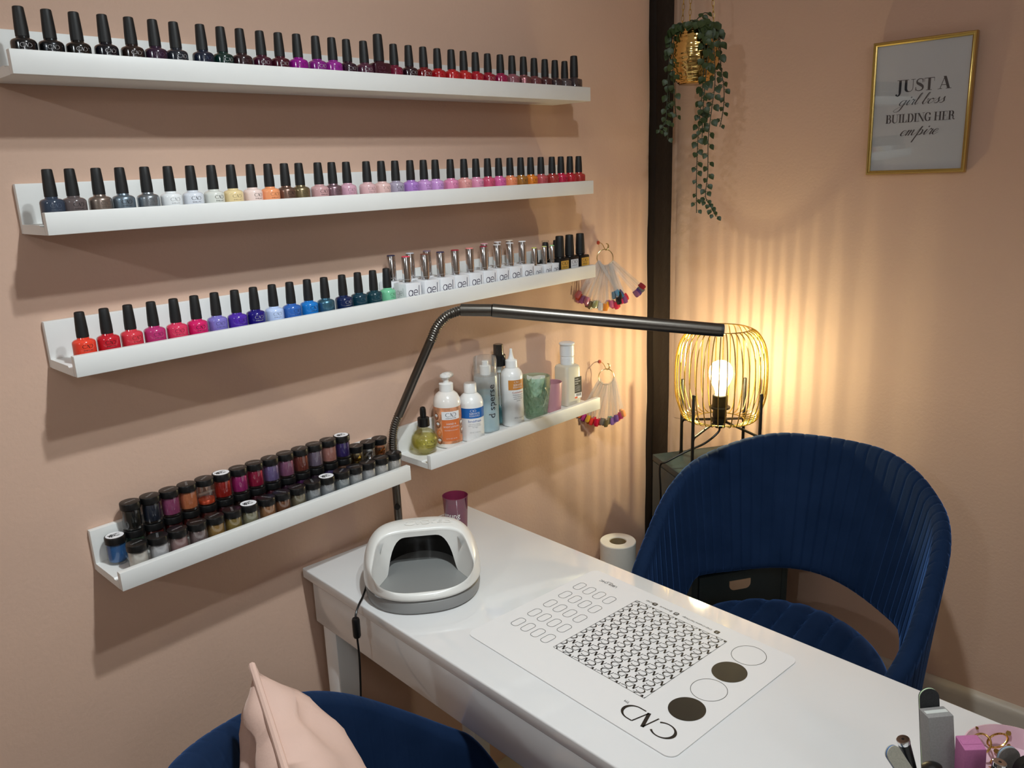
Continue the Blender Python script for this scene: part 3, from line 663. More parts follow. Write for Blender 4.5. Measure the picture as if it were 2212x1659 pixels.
# ------------------------------------------------------------------ nail swatch rings
def swatch_ring(loc, label, sticks, hooklabel, hook):
    t = thing('swatch_ring', label, 'nail swatches', loc, -.6)
    mb = MB(); rr = .021
    mb.tube([(rr*math.cos(a), .002*math.sin(a), rr*math.sin(a)) for a in [2*PI*k/28 for k in range(28)]], .0012, 8, closed=True)
    mb.tube([(.006*math.cos(a)+.004, 0, rr+.0065+.0075*math.sin(a)) for a in [-1.6+3.4*k/12 for k in range(13)]], .0011, 8)
    mb.build('binder_ring', M_BRASS, t)
    for i, (ang, L, col, a0, dy) in enumerate(sticks):
        # ang: swing from plumb (deg, + to the right); a0: where it threads on the ring
        px, pz = rr*math.sin(math.radians(a0)), -rr*math.cos(math.radians(a0))
        o = bpy.data.objects.new('swatch_stick', None)
        mb = MB(); wd = .0042
        mb.prism([(-wd*.7, .004), (wd*.7, .004), (wd, -.012), (wd*.75, -L+.020), (wd*.9, -L+.016), (-wd*.9, -L+.016), (-wd*.75, -L+.020), (-wd, -.012)], -.0007, .0007)
        R = Matrix.Translation((px, dy, pz)) @ Matrix.Rotation(-math.radians(ang), 4, 'Y') @ Matrix.Rotation(math.radians(rnd.uniform(-24, 24)), 4, 'Z') @ Matrix.Rotation(PI/2, 4, 'X')
        bpy.data.objects.remove(o)
        st = mb.build('swatch_stick', M_STICK, t, smooth=0); st.matrix_local = R
        mb = MB(); rows = []
        for j in range(9):
            v = j/8; hw = .0060*(.86+.22*math.sin(v*2.6))*(1 if v < .9 else .84)
            rows.append([(hw*u, -L+.017-.019*v, .0030*(1-u*u)*(.4+.6*math.sin(.4+v*2.2))) for u in (-1, -.6, -.2, .2, .6, 1)]+[(hw*u, -L+.017-.019*v, -.0009+.0026*(1-u*u)*(.4+.6*math.sin(.4+v*2.2))) for u in (1, .4, -.4, -1)])
        V = mb.grid(rows, closev=True); mb.face(V[0]); mb.face(V[-1])
        mb.build('nail_tip', pm('tip_'+col, col, .25, coat=.4), st)
    h = thing('wall_hook', hooklabel, 'hook', hook)
    MB().tube([(0, -.0005, 0), (0, -.004, 0)], .0045, 14).build('red_plug', pm('red_plug', 'b4412e', .5), h)
    dx, dz = loc[0]-hook[0], loc[2]+.0212+.001-hook[2]; dy = loc[1]-hook[1]
    MB().tube(cr([(0, -.003, 0), (dx*.5, dy*.55, -.001), (dx*.95, dy-.001, dz-.003), (dx+.004, dy-.006, dz+.004), (dx+.002, dy-.007, dz+.012)], 6), .0011, 8).build('wire', M_BRASS, h)
SA = []
q = random.Random(21)
pal1 = ['c96a74', 'd8553c', 'd98a9a', 'a85a94', 'b468a0', 'c87890', 'd48088', '7e6648', '6a5634', 'a89468', '8e8a5c', 'b8b090', 'cdbfae', 'd2c6bc', 'b5a090', 'e88a2e', 'dc9c34', 'c86a86', 'c8607c', 'd23c48', 'd02a44', 'd23454', 'c82a48', 'cc3058', 'b82e64', '8e4c7c']
for i, c in enumerate(pal1):
    SA.append((-34+54*i/25+q.uniform(-1, 1), .107+.004*math.sin(i)-.004*(i in (0, 1)), c, -70+120*i/25, -.006+.012*((i*7) % 5)/5-.004))
SA += [(9, .082, '5f7482', 20, -.014), (17, .087, '15171b', 28, -.016), (14, .098, '121316', 22, -.018), (31, .098, '2f7fa6', -60, -.016), (33, .104, '2a6f92', -55, -.012), (36, .106, '4a3a6c', -62, -.010), (40, .108, '7a4a6a', 40, -.013), (43, .110, '4a2f6a', 48, -.010), (49, .106, '7c1c28', 62, -.014), (46, .111, '5a5458', 60, -.009), (27, .100, 'c8303c', 30, -.007)]
swatch_ring((-.361, -.046, 1.256), 'upper ring of clear nail swatch sticks fanned out with tips of many colours', SA, 'red wall plug and wire hook holding the upper swatch ring', (-.331, 0, 1.290))
SB = []
pal2 = ['d8703c', 'd86a34', 'b83a78', 'a83474', '8e3268', 'c8962e', 'b88424', 'c86430', 'd4382c', 'd61f34', 'b01034', 'd02c3c', 'e03a34', '7c7468', '6e5a3e', '5e5236', '8a7a5c', '4e8a78', '8a62a0', '9a6ab0', '77508e', 'c85a50', 'd24a48', 'c8466e', 'd88a3a', 'dc8c5a']
for i, c in enumerate(pal2):
    SB.append((-33+47*i/25+q.uniform(-1, 1), .109+.003*math.cos(i*1.7)-.002*(i > 22), c, -80+160*i/25, -.010+.014*((i*7) % 5)/5))
swatch_ring((-.350, -.040, .946), 'lower ring of clear nail swatch sticks hanging straight beside the short ledge', SB, 'red wall plug and wire hook holding the lower swatch ring', (-.328, 0, .9777))

# ------------------------------------------------------------------ desk
DX, DY, DROT = -1.2663, -.0072, -.0555
DW, DL, DZ = .4115, 1.36, .75
desk = thing('desk', 'narrow white high-gloss manicure desk standing end-on to the ledge wall', 'desk', (DX, DY, 0), DROT)
def dk(mb, name): return mb.build(name, M_GLOSSW, desk)
dk(MB().box((DW/2, -DL/2, DZ-.0105), (DW, DL, .021), .003, seg=3), 'desk_top')
dk(MB().box((DW/2, -DL/2, DZ-.0680), (DW-.024, DL-.024, .093), .003), 'apron')
for x in (.043, DW-.043):
    for y in (-.045, -DL+.045): dk(MB().box((x, y, .317), (.046, .046, .634), .003), 'leg')
def on_desk(u, v, z=0):   # u across the desk, v away from the wall
    c, s_ = math.cos(DROT), math.sin(DROT); return (DX+u*c+v*s_, DY+u*s_-v*c, DZ+z)

# printed manicure mat
mat = thing('manicure_mat', 'large frosted silicone manicure mat printed with circles, ovals and lettering', 'mat', (-1.0858, -.6316, DZ+.0005), math.radians(-94.63))
MATM = pm('frosted_silicone', 'ebe9e8', .25, coat=.15)
MB().prism(rrect(.4066, .3058, .014, 6), 0, .0014).build('sheet', MATM, mat, smooth=0)
mb = MB().mat(M_INKB); Z = .0017
F = lambda s_, t_: (s_, -t_, Z); ROT = PI
def on(polys, s0, t0, sc_, sx=None): return [[(s0-x*(sc_ if sx is None else sx), t0+y*sc_) for x, y in p] for p in polys]
mb.polys(on(cnd(.12, 22), .1795, .1020, .0300), F)
mb.polys(on(text_polys('TM'), .0905, .1030, .0060), F)
mb.polys(on(text_polys('UBER CHIC'), -.149, -.1305, .0088, .0078), F); mb.polys(on(text_polys('BEAUTY'), -.149, -.1338, .0034), F)
for s_, x0 in (('CND-Creative Nail Design', .0385), ('@cndworld', -.0125-.011), ('#CND', -.0575)): mb.polys(on(text_polys(s_), x0, -.1315, .0058, .0052), F)
for s0 in (.0765, -.0021, -.0461): mb.polys([rrect(.0085, .0085, .0022, 4, s0, -.1293)], F)
for r0 in range(5):
    for c0 in range(4):
        o = rrect(.0146, .0262, .0062, 6, -.1790+.0231*c0+.0027*r0, -.0855+.0392*r0); o.append(o[0]); o.append(o[1])
        mb.polys(ribbon(o, .0007), F)
s0, s1, t0, t1 = -.0760, .1025, -.1180, .0825
for a, b in (((s0, t0), (s1, t0)), ((s1, t0), (s1, t1)), ((s1, t1), (s0, t1)), ((s0, t1), (s0, t0))): mb.polys(ribbon([a, b], .0006), F)
G = cnd(.155, 9)
for rr2 in range(-1, 20):
    for cc in range(-1, 6):
        x = s0-.01+cc*.0465+(.0235 if rr2 % 2 else 0); y = t0-.006+rr2*.0112
        mb.polys(clip(on(G, x+.017, y, .0104, .0120), s0, s1, t0, t1), F)
        mb.polys(clip(on(text_polys('TM'), x-.0185, y+.001, .0022), s0, s1, t0, t1), F)
for k, s_ in enumerate((.1462, .1497, .1536, .1574)):
    t_ = -.1093+.0562*k; ci = [(s_+.0250*math.cos(2*PI*u/48), t_+.0262*math.sin(2*PI*u/48)) for u in range(48)]
    if k % 2: mb.polys([ci], F)
    else: mb.polys(ribbon(ci+ci[:2], .0007), F)
mb.mat(M_PAPER); F2 = lambda s_, t_: (s_, -t_, Z+.0001)
for s_, x0 in (('f', .0765), ('@', -.0021), ('#', -.0461)): mb.polys(on(text_polys(s_), x0, -.1313, .0062), F2)
mb.build('print', None, mat, smooth=0)

# ------------------------------------------------------------------ UV nail lamp
NL = thing('nail_lamp', 'white dome nail curing lamp with open front and grey base', 'nail lamp', (-1.158, -.236, DZ), math.atan2(-.79, -.61))
GREY = pm('lamp_grey', '8f8f8e', .42); SHELLW = pm('lamp_white', 'e9e7e2', .28, coat=.25)
def ell(a, kx=.112, ky=.104, back=.012):   # +x is the front
    x, y = math.cos(a), math.sin(a); n_ = 2.35
    q_ = (abs(x)**n_+abs(y)**n_)**(-1/n_); return Vector((x*q_*kx, y*q_*ky))
NA = 96
def ring(sc_, z, off=0): return [(ell(2*PI*k/NA).x*sc_+off, ell(2*PI*k/NA).y*sc_, z) for k in range(NA)]
mb = MB(); V = mb.grid([ring(.90, .0006), ring(.965, .003), ring(.985, .012), ring(.975, .022), ring(.93, .026)], closev=True)
mb.face(list(reversed(V[0]))); mb.face(V[-1]); mb.build('base', GREY, NL)
def opening(a):
    """edge of the hand opening: a rounded trapezoid, low and wide in front, high and narrower behind"""
    x, y = math.cos(a), math.sin(a); n_ = 3.2 if x > 0 else 4.2
    q_ = (abs(x)**n_+abs(y)**n_)**(-1/n_); px, py = x*q_, y*q_
    X = .0455+.0555*px; Y = py*(.0935-.017*ss(1, -1, px)-.008*ss(.2, 1, px))
    return Vector((X, Y, .0385+.0655*(1-px)/2+.004*(1-px*px)))
mb = MB(); rows = []
for k in range(NA):
    a = 2*PI*k/NA; e = ell(a); O = opening(a); frt = ss(-.6, .6, math.cos(a))
    P0 = Vector((e.x*.965, e.y*.965, .0255)); A = Vector((e.x, e.y, .030)); out_ = Vector((e.x-O.x, e.y-O.y, 0)); n2 = out_.normalized()
    B = Vector((e.x*1.0, e.y*1.0, .030+(O.z-.030)*.80))
    Cc = O+out_*.62+Vector((0, 0, .006*(1-frt)+.001)); D = O+n2*.0035+Vector((0, 0, .0012))
    pr = [P0, A]
    for i in range(1, 15):
        u = i/14; pr.append(A*(1-u)**3+B*3*u*(1-u)**2+Cc*3*u*u*(1-u)+D*u**3)
    pr.append(O+Vector((0, 0, .0002)))
    pr.append(O-n2*.0016+Vector((0, 0, -.0022))); pr.append(O-n2*.0020+Vector((0, 0, -.0046)))
    rows.append(pr)
SHELLROWS = rows
mb.grid(rows, closeu=True); mb.build('shell', SHELLW, NL, smooth=60)
mb = MB(); rows = []      # inner walls: flared cheeks at the sides, a short hood lip at the back
def floor_edge(a):
    O = opening(a); k_ = ss(.095, .0, O.x); return Vector((.0455+(O.x-.0455)*.975, O.y*(1.0-.19*k_), .0285))
for k in range(NA):
    a = 2*PI*k/NA; O = opening(a); n2 = Vector((ell(a).x-O.x, ell(a).y-O.y, 0)).normalized(); I0 = O-n2*.0018+Vector((0, 0, -.0040))
    F0 = floor_edge(a); hood = ss(-.50, -.92, math.cos(a)); Lp = Vector((O.x+.001, O.y*.88, O.z-.014))
    E_ = F0.lerp(Lp, hood)
    rows.append([I0, I0.lerp(E_, .15)+Vector((0, 0, -.002)), I0.lerp(E_, .5), I0.lerp(E_, .85), E_])
mb.grid(rows, closeu=True); mb.build('inner_wall', SHELLW, NL, smooth=50)
mb = MB(); rows = []      # smoked reflector curving round the back of the chamber
for k in range(49):
    a = math.radians(95+170*k/48); x, y = .020+.098*math.cos(a), (.074*math.sin(a))
    rows.append([(x, y, .0284), (x-.001, y, .050), (x+.002, y*.98, .074), (x+.012, y*.93, .088)])
mb.grid(rows); mb.build('smoked_reflector', pm('smoked_plastic', '242220', .12, coat=.6), NL)
ol = [(ell(2*PI*k/NA).x*.955, ell(2*PI*k/NA).y*.955) for k in range(NA)]
MB().prism(ol, .0262, .0282).build('hand_plate', pm('plate_grey', '868684', .38), NL, smooth=0)
mb = MB(); P = place(cnd(.13, 12), -.026, .0, .0165)+place(text_polys('LED', align='LEFT'), .022, 0, .020)+place(text_polys('lamp'), 0, -.016, .012)
def dome(x, y):   # x across, y towards the back rim; follows the back of the shell
    a = PI+(-x)/.085*-1; k = a/(2*PI)*NA; k0 = int(k) % NA; f_ = k-int(k); u = (.85-y/.16)*14; i = int(u); g = u-i
    S_ = lambda kk, ii: SHELLROWS[kk % NA][1+max(0, min(14, ii))]
    q_ = (S_(k0, i)*(1-f_)+S_(k0+1, i)*f_)*(1-g)+(S_(k0, i+1)*(1-f_)+S_(k0+1, i+1)*f_)*g
    return (q_.x, q_.y, q_.z+.0010)
mb.polys(place(P, rot=PI), dome); mb.build('embossed_lettering', SHELLW, NL)
# cord with ferrite bead
lc = Matrix.Translation(NL.location) @ Euler(NL.rotation_euler).to_matrix().to_4x4()
inv = lc.inverted()
pts = cr([(-1.247, -.187, .765), (-1.265, -.200, .7575), (-1.283, -.213, .7545), (-1.2975, -.2225, .745), (-1.300, -.2245, .727), (-1.300, -.2245, .700), (-1.3005, -.226, .66), (-1.304, -.224, .58), (-1.308, -.216, .50), (-1.305, -.2, .3), (-1.28, -.13, .05), (-1.25, -.06, .01)], 8)
cord = MB().tube([inv @ Vector(p) for p in pts], .0019, 8).build('power_cord', M_BLACK, NL)
MB().tube([inv @ Vector(p) for p in ((-1.300, -.2245, .704), (-1.300, -.2245, .707), (-1.300, -.2245, .737), (-1.300, -.2245, .740))], lambda u: .0068 if .1 < u < .9 else .0056, 16).build('ferrite_bead', M_BLACK, cord)

# magenta tumbler
t = thing('glass_tumbler', 'magenta glass tumbler standing behind the white nail lamp', 'tumbler', (-.951, -.101, DZ+.0003), math.radians(-55))
mb = MB(); mb.lathe([(.0195, 0), (.0225, .001), (.0265, .0700), (.0270, .0712), (.0258, .0715), (.0215, .010), (0, .009)], seg=40)
mb.build('coloured_glass', clear('magenta_glass', 'c4608e', .10, .04, body=.20), t)
MB().lathe([(.0205, .011), (.0212, .0118), (.0228, .040)], seg=32).build('wax', pm('magenta_wax', '7c2c5c', .35), t)
mb = MB(); mb.polys(place(text_polys('young'), 0, .030, .0155), oncyl(.0247, 0, -1.75)); mb.build('lettering', M_WHITETXT, t)

# ------------------------------------------------------------------ gooseneck desk lamp
gl = thing('gooseneck_lamp', 'dark metal gooseneck lamp clamped to the desk, its long bar overhead', 'desk lamp', (-1.0480, -.0300, DZ))
O = gl.location; loc_ = lambda p: Vector(p)-O
stem = [(-1.0495, -.034, .752), (-1.0500, -.034, .80), (-1.0505, -.034, .86), (-1.0530, -.036, .93)]
MB().tube([loc_(p) for p in cr(stem, 5)], .0082, 16).build('pole', M_GUNMETAL, gl)
def corrugated(name, pts, r, per=.0048):
    P = cr(pts, 40); mb = MB(); D = 0; rad = []
    for i, p in enumerate(P):
        if i: D += (P[i]-P[i-1]).length
        rad.append(r*(1-.13*(.5+.5*math.cos(2*PI*D/per))))
    mb.tube([loc_(p) for p in P], lambda u: rad[min(len(rad)-1, int(round(u*(len(rad)-1))))], 14)
    return mb.build(name, M_GUNMETAL, gl)
corrugated('flexible_neck', [(-1.0530, -.036, .928), (-1.0540, -.039, .957), (-1.0515, -.044, .985), (-1.0450, -.052, 1.010)], .0084)
MB().tube([loc_(p) for p in ((-1.0450, -.052, 1.008), (-1.0220, -.081, 1.085), (-.9990, -.110, 1.160))], .0087, 16).build('upper_pole', M_GUNMETAL, gl)
corrugated('flexible_neck', [(-.9990, -.110, 1.158), (-.9905, -.1210, 1.1860), (-.9760, -.1365, 1.2065), (-.9560, -.1560, 1.2160)], .0098)
P0, P1 = Vector((-.9580, -.1545, 1.2160)), Vector((-.8975, -.2055, 1.2185)); P2 = Vector((-.640, -.527, 1.1655))
P1 = P0.lerp(P2, .12)+Vector((0, 0, .004))
MB().tube([loc_(p) for p in (P0, P0.lerp(P1, .2), P1)], .0118, 20).build('bar_collar', M_GUNMETAL, gl)
d_ = (P2-P1).normalized()
bar = MB().tube([loc_(p) for p in (P1, P1+d_*.0012, P1+d_*.002, P2)], lambda u: .0112 if .2 < u < .5 else .0128, 24).build('light_bar', M_GUNMETAL, gl)
MB().tube([loc_(p) for p in (P2, P2+d_*.001, P2+d_*.006)], .0124, 24).tube([loc_(P2+d_*.0058), loc_(P2+d_*.0062)], .0034, 10).build('end_cap', pm('bar_end', '2b2829', .4), gl)
bq = (Vector((-1.0505, -.034, .815)))
MB().tube([loc_(bq+Vector((-.006, -.0065, 0))), loc_(bq+Vector((-.0075, -.0095, 0)))], .0062, 18).build('switch', M_BLACK, gl)
mb = MB().box((-.004, -.004, .008), (.040, .030, .016), .003).box((-.004, .016, -.030), (.040, .006, .078), .002).box((-.004, -.004, -.036), (.03, .03, .006), .002).tube([(-.004, -.004, -.066), (-.004, -.004, -.036)], .004, 10).tube([(-.004, -.004, -.072), (-.004, -.004, -.064)], .012, 14)
mb.build('clamp', pm('clamp_metal', '4a413a', .35, metal=.7), gl)

# ------------------------------------------------------------------ corner cabinet and cage lamp
AN = math.atan2(-.52, .855)
cab = thing('bedside_cabinet', 'dark teal drawer cabinet set across the corner under the cage lamp', 'cabinet', (-.2395, -.1115, 0), AN)
CWD, CDP, CH = .276, .242, .718
def cb(mb, name, m=M_TEAL, par=None): return mb.build(name, m, par or cab)
cb(MB().box((CWD/2, -CDP/2+.0, CH-.009), (CWD, CDP, .018), .002), 'cabinet_top')
mb = MB()
for x in (.009, CWD-.009): mb.box((x, -CDP/2, (CH-.018)/2+.02), (.018, CDP-.004, CH-.018-.042), .0015)
mb.box((CWD/2, -.008, CH/2), (CWD-.036, .012, CH-.06)).box((CWD/2, -CDP/2, .07), (CWD-.036, CDP-.02, .016))
for zz in (.25, .47): mb.box((CWD/2, -CDP/2+.01, zz), (CWD-.036, CDP-.03, .014))
cb(mb, 'carcass')
for zz, hh in ((.5870, .215), (.3600, .208), (.1480, .190)):
    d0 = cb(MB().box((CWD/2, -CDP+.006, zz), (CWD-.040, .014, hh), .0015), 'drawer')
    hy = -CDP-.0012; hz = zz+hh/2-.036
    ol = [(-.030, .014), (.030, .014), (.030, .002)]+[(.030-.014+.014*math.cos(a), .002-.014*math.sin(a)) for a in [PI/2*k/6 for k in range(1, 7)]]+[(-.016-.014*math.sin(a), .002-.014*math.cos(a)) for a in [PI/2*k/6 for k in range(7)]]
    mb = MB().prism(ol, 0, .003); mb.xf(Matrix.Translation((CWD/2-.004, hy+.001, hz)) @ Matrix.Rotation(PI/2, 4, 'X'))
    cb(mb, 'handle', pm('pale_wood_handle', 'd2b496', .5), d0)
for x in (.022, CWD-.022):
    for y in (-.022, -CDP+.022): cb(MB().box((x, y, .0205), (.03, .03, .041), .002), 'foot')

lamp = thing('table_lamp', 'gold wire cage lamp on four thin black legs, its bulb glowing', 'lamp', tuple(LAMP), math.radians(-48.7))
zb, zt, zm, RM, RB, RT = .122, .358, .24, .113, .062, .069
def cage_prof(n=26):
    P = [(RB, zb), (RB+.028, zb+.006), (RM-.010, zb+.034), (RM, zb+.075), (RM, zt-.085), (RM-.008, zt-.040), (RM-.026, zt-.010), (RT, zt)]
    return cr(P, 4)
cp = cage_prof(); mb = MB()
for k in range(38):
    a = 2*PI*k/38; mb.tube([(p[0]*math.cos(a), p[0]*math.sin(a), p[1]) for p in cp], .0015, 6)
for rr3, zz in ((RB, zb), (RT, zt)): mb.tube([(rr3*math.cos(2*PI*k/48), rr3*math.sin(2*PI*k/48), zz) for k in range(48)], .0015, 6, closed=True)
mb.build('wire_cage', M_GOLDW, lamp)
hub = (0, 0, .108)
for k in range(4):
    a = PI/4+k*PI/2; ca, sa = math.cos(a), math.sin(a); R4 = .116
    MB().lathe([(.0052, 0), (.0054, .004), (.0042, .016), (.0040, .208), (.003, .2095)], (R4*ca, R4*sa, 0), 12).tube(cr([(R4*ca, R4*sa, .088), ((R4-.006)*ca, (R4-.006)*sa, .098), ((R4-.02)*ca, (R4-.02)*sa, .102), (.03*ca, .03*sa, .116), (.012*ca, .012*sa, .118)], 5), .0034, 8).build('leg', M_BLKMET, lamp)
mb = MB(); mb.lathe([(.010, .100), (.012, .104), (.012, .114), (.020, .116), (.020, .126), (.016, .128), (.018, .132), (.0165, .150), (.026, .152), (.026, .156), (.0195, .158), (.019, .185), (.0175, .187)], seg=26); mb.build('lamp_holder', M_BLKMET, lamp)
mb = MB(); mb.lathe([(.0125, .185), (.0135, .196), (.0165, .206), (.024, .220), (.0290, .234), (.0300, .246), (.0275, .259), (.0205, .270), (.010, .2755), (.001, .277)], seg=28, capb=False); mb.build('bulb', clear('glowing_bulb', 'fffaf0', .03, .05, glow=3.5), lamp)
linv = (Matrix.Translation(LAMP) @ Matrix.Rotation(math.radians(-48.7), 4, 'Z')).inverted()
cpt = [tuple(LAMP+Vector((0, 0, .104))), tuple(LAMP+Vector((-.004, .000, .088))), tuple(LAMP+Vector((-.035, .020, .062))), tuple(LAMP+Vector((-.075, .050, .044))), (-.312, -.205, .738), (-.322, -.19, .724), (-.333, -.20, .66), (-.330, -.20, .57), (-.325, -.195, .4), (-.32, -.18, .1), (-.31, -.13, .01)]
MB().tube([linv @ Vector(p) for p in cr(cpt, 8)], .0028, 8).build('power_cord', M_BLKMET, lamp)

# tall roll of couch paper on the floor
t = thing('paper_roll', 'tall white paper roll standing on the floor between desk and corner', 'paper roll', (-.362, -.0860, 0))
mb = MB(); mb.lathe([(.0485, 0), (.0485, .345), (.0482, .346), (.0485, .347), (.0485, .498), (.0470, .5), (.0235, .4995), (.0230, .4985), (.0230, 0)], seg=48, capb=False, capt=False); mb.build('paper', pm('tissue_paper', 'ece7dd', .85, bump=.3, bscale=120), t)
mb = MB(); mb.lathe([(.0226, .001), (.0226, .497), (.0208, .497), (.0208, .001)], seg=32, capb=False, capt=False); mb.build('cardboard_core', pm('cardboard', '8f7a58', .85), t)

# ------------------------------------------------------------------ velvet tub chairs
def make_chair(label, loc, rz, pleat=1, worn=0):
    t = thing('tub_chair', label, 'chair', loc, rz, 'blue velvet tub chairs')
    NPH, PH = 761, math.radians(137)
    def top(a):
        sg = worn if a < 0 else 0; a = abs(math.degrees(a))      # worn: one arm slumps a little lower
        return .863-.054*ss(12, 59, a)-.226*ss(48, 133, a)-.13*ss(112, 140, a)-sg*ss(42, 84, a)*ss(137, 104, a)
    def bot(a):
        a = abs(math.degrees(a)); return .570-.018*ss(0, 40, a)-.163*ss(50, 82, a)
    rows = []
    for i in range(NPH):
        a = -PH+2*PH*i/(NPH-1); zt_, zb_ = top(a), bot(a)
        c_ = math.cos(a); pl = abs(math.sin(a*84/2))          # channel seams
        seam = -.0032*pleat*(1-.55*ss(55, 100, abs(math.degrees(a))))*(1-pl)**5; th = .034*(1-.35*ss(100, 137, abs(math.degrees(a))))
        def rad(z): return .2555+max(0, z-.44)/.42*(.025+.111*max(0, c_)**1.5)
        lp = []
        def P(z, off): r = rad(z)+off; return Vector((-r*math.cos(a), r*math.sin(a)*1.02, z))
        nz_ = 12; hz = th/2
        for j in range(nz_+1): z = zb_+hz+(zt_-zb_-2*hz)*j/nz_; lp.append(P(z, hz+seam))
        for j in range(1, 6): b = PI*j/6; lp.append(P(zt_-hz+hz*math.sin(b)+seam*.5, hz*math.cos(b)+seam*math.cos(b)))
        for j in range(nz_+1): z = zt_-hz-(zt_-zb_-2*hz)*j/nz_; lp.append(P(z, -hz-seam))
        for j in range(1, 6): b = PI*j/6; lp.append(P(zb_+hz-hz*math.sin(b), -hz*math.cos(b)-seam*math.cos(b)))
        rows.append(lp)
    mb = MB(); V = mb.grid(rows, closev=True); mb.face(V[0]); mb.face(V[-1]); mb.build('wrap_back', M_VELVET, t, smooth=60)
    mb = MB(); rows = []; R = .233; NR, NT = 30, 140       # channelled seat pad, deeper towards the back
    sx_ = lambda a: 1.02+.20*max(0, -math.cos(a))**.8
    def pad(x, y, r):
        h = .517-.030*max(0, (r-.72)/.28)**2.2+.006*(1-r*r)
        g = abs(math.sin(PI*(y/.050+.5))); return h-.0130*(1-g)**3*(1-ss(.93, 1, r))
    for j in range(NR+1):
        q_ = (j/NR)**.8; rw = []
        for k in range(NT):
            a = 2*PI*k/NT; x, y = R*q_*math.cos(a)*sx_(a), R*q_*math.sin(a); rw.append((x, y, pad(x, y, q_)))
        rows.append(rw)
    for sc_, z in ((1.012, .468), (1.012, .440), (.99, .424), (.80, .4205)): rows.append([(R*sc_*math.cos(2*PI*k/NT)*sx_(2*PI*k/NT), R*sc_*math.sin(2*PI*k/NT), z) for k in range(NT)])
    V = mb.grid(rows, closev=True); mb.face(V[-1]); mb.build('seat_pad', M_VELVET, t, smooth=60)
    mb = MB().lathe([(.16, .375), (.215, .380), (.232, .395), (.232, .4195), (.10, .4200)], seg=48); mb.build('seat_base', M_VELVET, t)
    for sx in (1, -1):
        for sy in (1, -1): MB().tube([(sx*.15, sy*.15, .378), (sx*.215, sy*.215, .006), (sx*.216, sy*.216, .001)], lambda u: .016-.007*u, 14).build('leg', M_BLKMET, t)
    return t
chair_r = make_chair('blue velvet tub chair beyond the desk, its pleated back to the corner', (-.630, -.640, 0), 3.258, 1, .045)
chair_f = make_chair('blue velvet tub chair in the foreground with a pink cushion, tucked under the desk', (-1.4065, -.696, 0), -.129, .25)

# blush cushion leaning in the front chair
cu = thing('cushion', 'blush pink velvet cushion leaning in the front blue chair', 'cushion', (0, 0, 0))
n_ = Vector((.90, -.34, .24)).normalized(); e_ = Vector((.34, .94, 0)); e_ = (e_-n_*e_.dot(n_)).normalized(); u_ = n_.cross(e_)
if u_.z < 0: u_ = -u_
CUC = Vector((-1.620, -.500, .915))-e_*.160-u_*.192
mb = MB(); N = 40; SE, SU = .168, .202; q = random.Random(12); rowsf = []; rowsb = []
def cpt_(i, j, side):
    x, y = 2*i/N-1, 2*j/N-1; ed = (1-abs(x)**2.6)*(1-abs(y)**2.6)
    pin = 1-.07*(1-x*x)*abs(y)**2-.0; pin2 = 1-.07*(1-y*y)*abs(x)**2
    rc = math.hypot(1-x, 1-y); an = math.atan2(1-y, 1-x+1e-6)
    wr = .007*math.sin(9*x+5*y)*math.sin(7*y-3*x)*(1-ed)+.005*math.sin(17*(x+y))*(max(abs(x), abs(y))**3)*ed**.5
    wr += .013*math.sin(an*11+2*rc)*ss(.05, .35, rc)*ss(1.5, .4, rc)*ed**.35+.004*math.sin(14*y+6*x*x+3*math.sin(5*x))*ed
    d = side*((.072 if side > 0 else .058)*max(ed, 0)**.55+.002)+wr*side
    return CUC+e_*SE*x*pin2+u_*SU*y*pin+n_*d
for j in range(N+1):
    rowsf.append([cpt_(i, j, 1) for i in range(N+1)]); rowsb.append([cpt_(i, j, -1) for i in range(N+1)])
mb.grid(rowsf); mb.grid(rowsb)
for k in range(N):
    for A_, B_ in (((k, 0), (k+1, 0)), ((k, N), (k+1, N)), ((0, k), (0, k+1)), ((N, k), (N, k+1))): mb.poly([cpt_(*A_, 1), cpt_(*B_, 1), cpt_(*B_, -1), cpt_(*A_, -1)])
mb.build('cushion_cover', M_BLUSH, cu, smooth=180)
bd = [(i, 0) for i in range(N)]+[(N, i) for i in range(N)]+[(N-i, N) for i in range(N)]+[(0, N-i) for i in range(N)]
MB().tube([cpt_(i, j, 0) for i, j in bd], .0042, 8, closed=True).build('piping', M_BLUSH, cu)

# ------------------------------------------------------------------ framed print
pf = thing('framed_print', 'gold framed lettering print hanging on the right wall', 'picture', (-.0140, -.6473, 1.5800), 0, rot=(0, math.radians(-1.6), 0))
FW, FH = .2097, .2853     # local: -y runs to the right as seen, z up, -x faces the room
def fp(a, b, x=0): return (x, -a, b)
mb = MB(); fw_ = .0085
pr = [(0, .008), (0, -.004), (.0015, -.0065), (.004, -.0060), (.0048, -.0045), (.0062, -.0050), (fw_, -.0035), (fw_, .008)]
cor = [(-1, -1), (1, -1), (1, 1), (-1, 1)]
rows = [[fp(sx*(FW/2-u), sy*(FH/2-u), x) for u, x in pr] for sx, sy in cor]
mb.grid(rows, closeu=True, closev=True); mb.build('frame', pm('brushed_gold', 'c4aa66', .28, metal=1), pf, smooth=30)
mb = MB().mat(pm('print_paper', 'dad6da', .6)); hw, hh = FW/2-.006, FH/2-.006
mb.poly([fp(-hw, -hh, .0010), fp(hw, -hh, .0010), fp(hw, hh, .0010), fp(-hw, hh, .0010)])
mb.mat(M_INK)
TK, TN = .20, .045
dw = lambda d, t: TN+(TK-TN)*abs(d.y)**1.6
def Rr(x0, y0, x1, y1): return [[(x0, y0), (x1, y0), (x1, y1), (x0, y1)]]
def serif(x, y, wd=.42): return Rr(x-wd/2, y-.02, x+wd/2, y+.02)
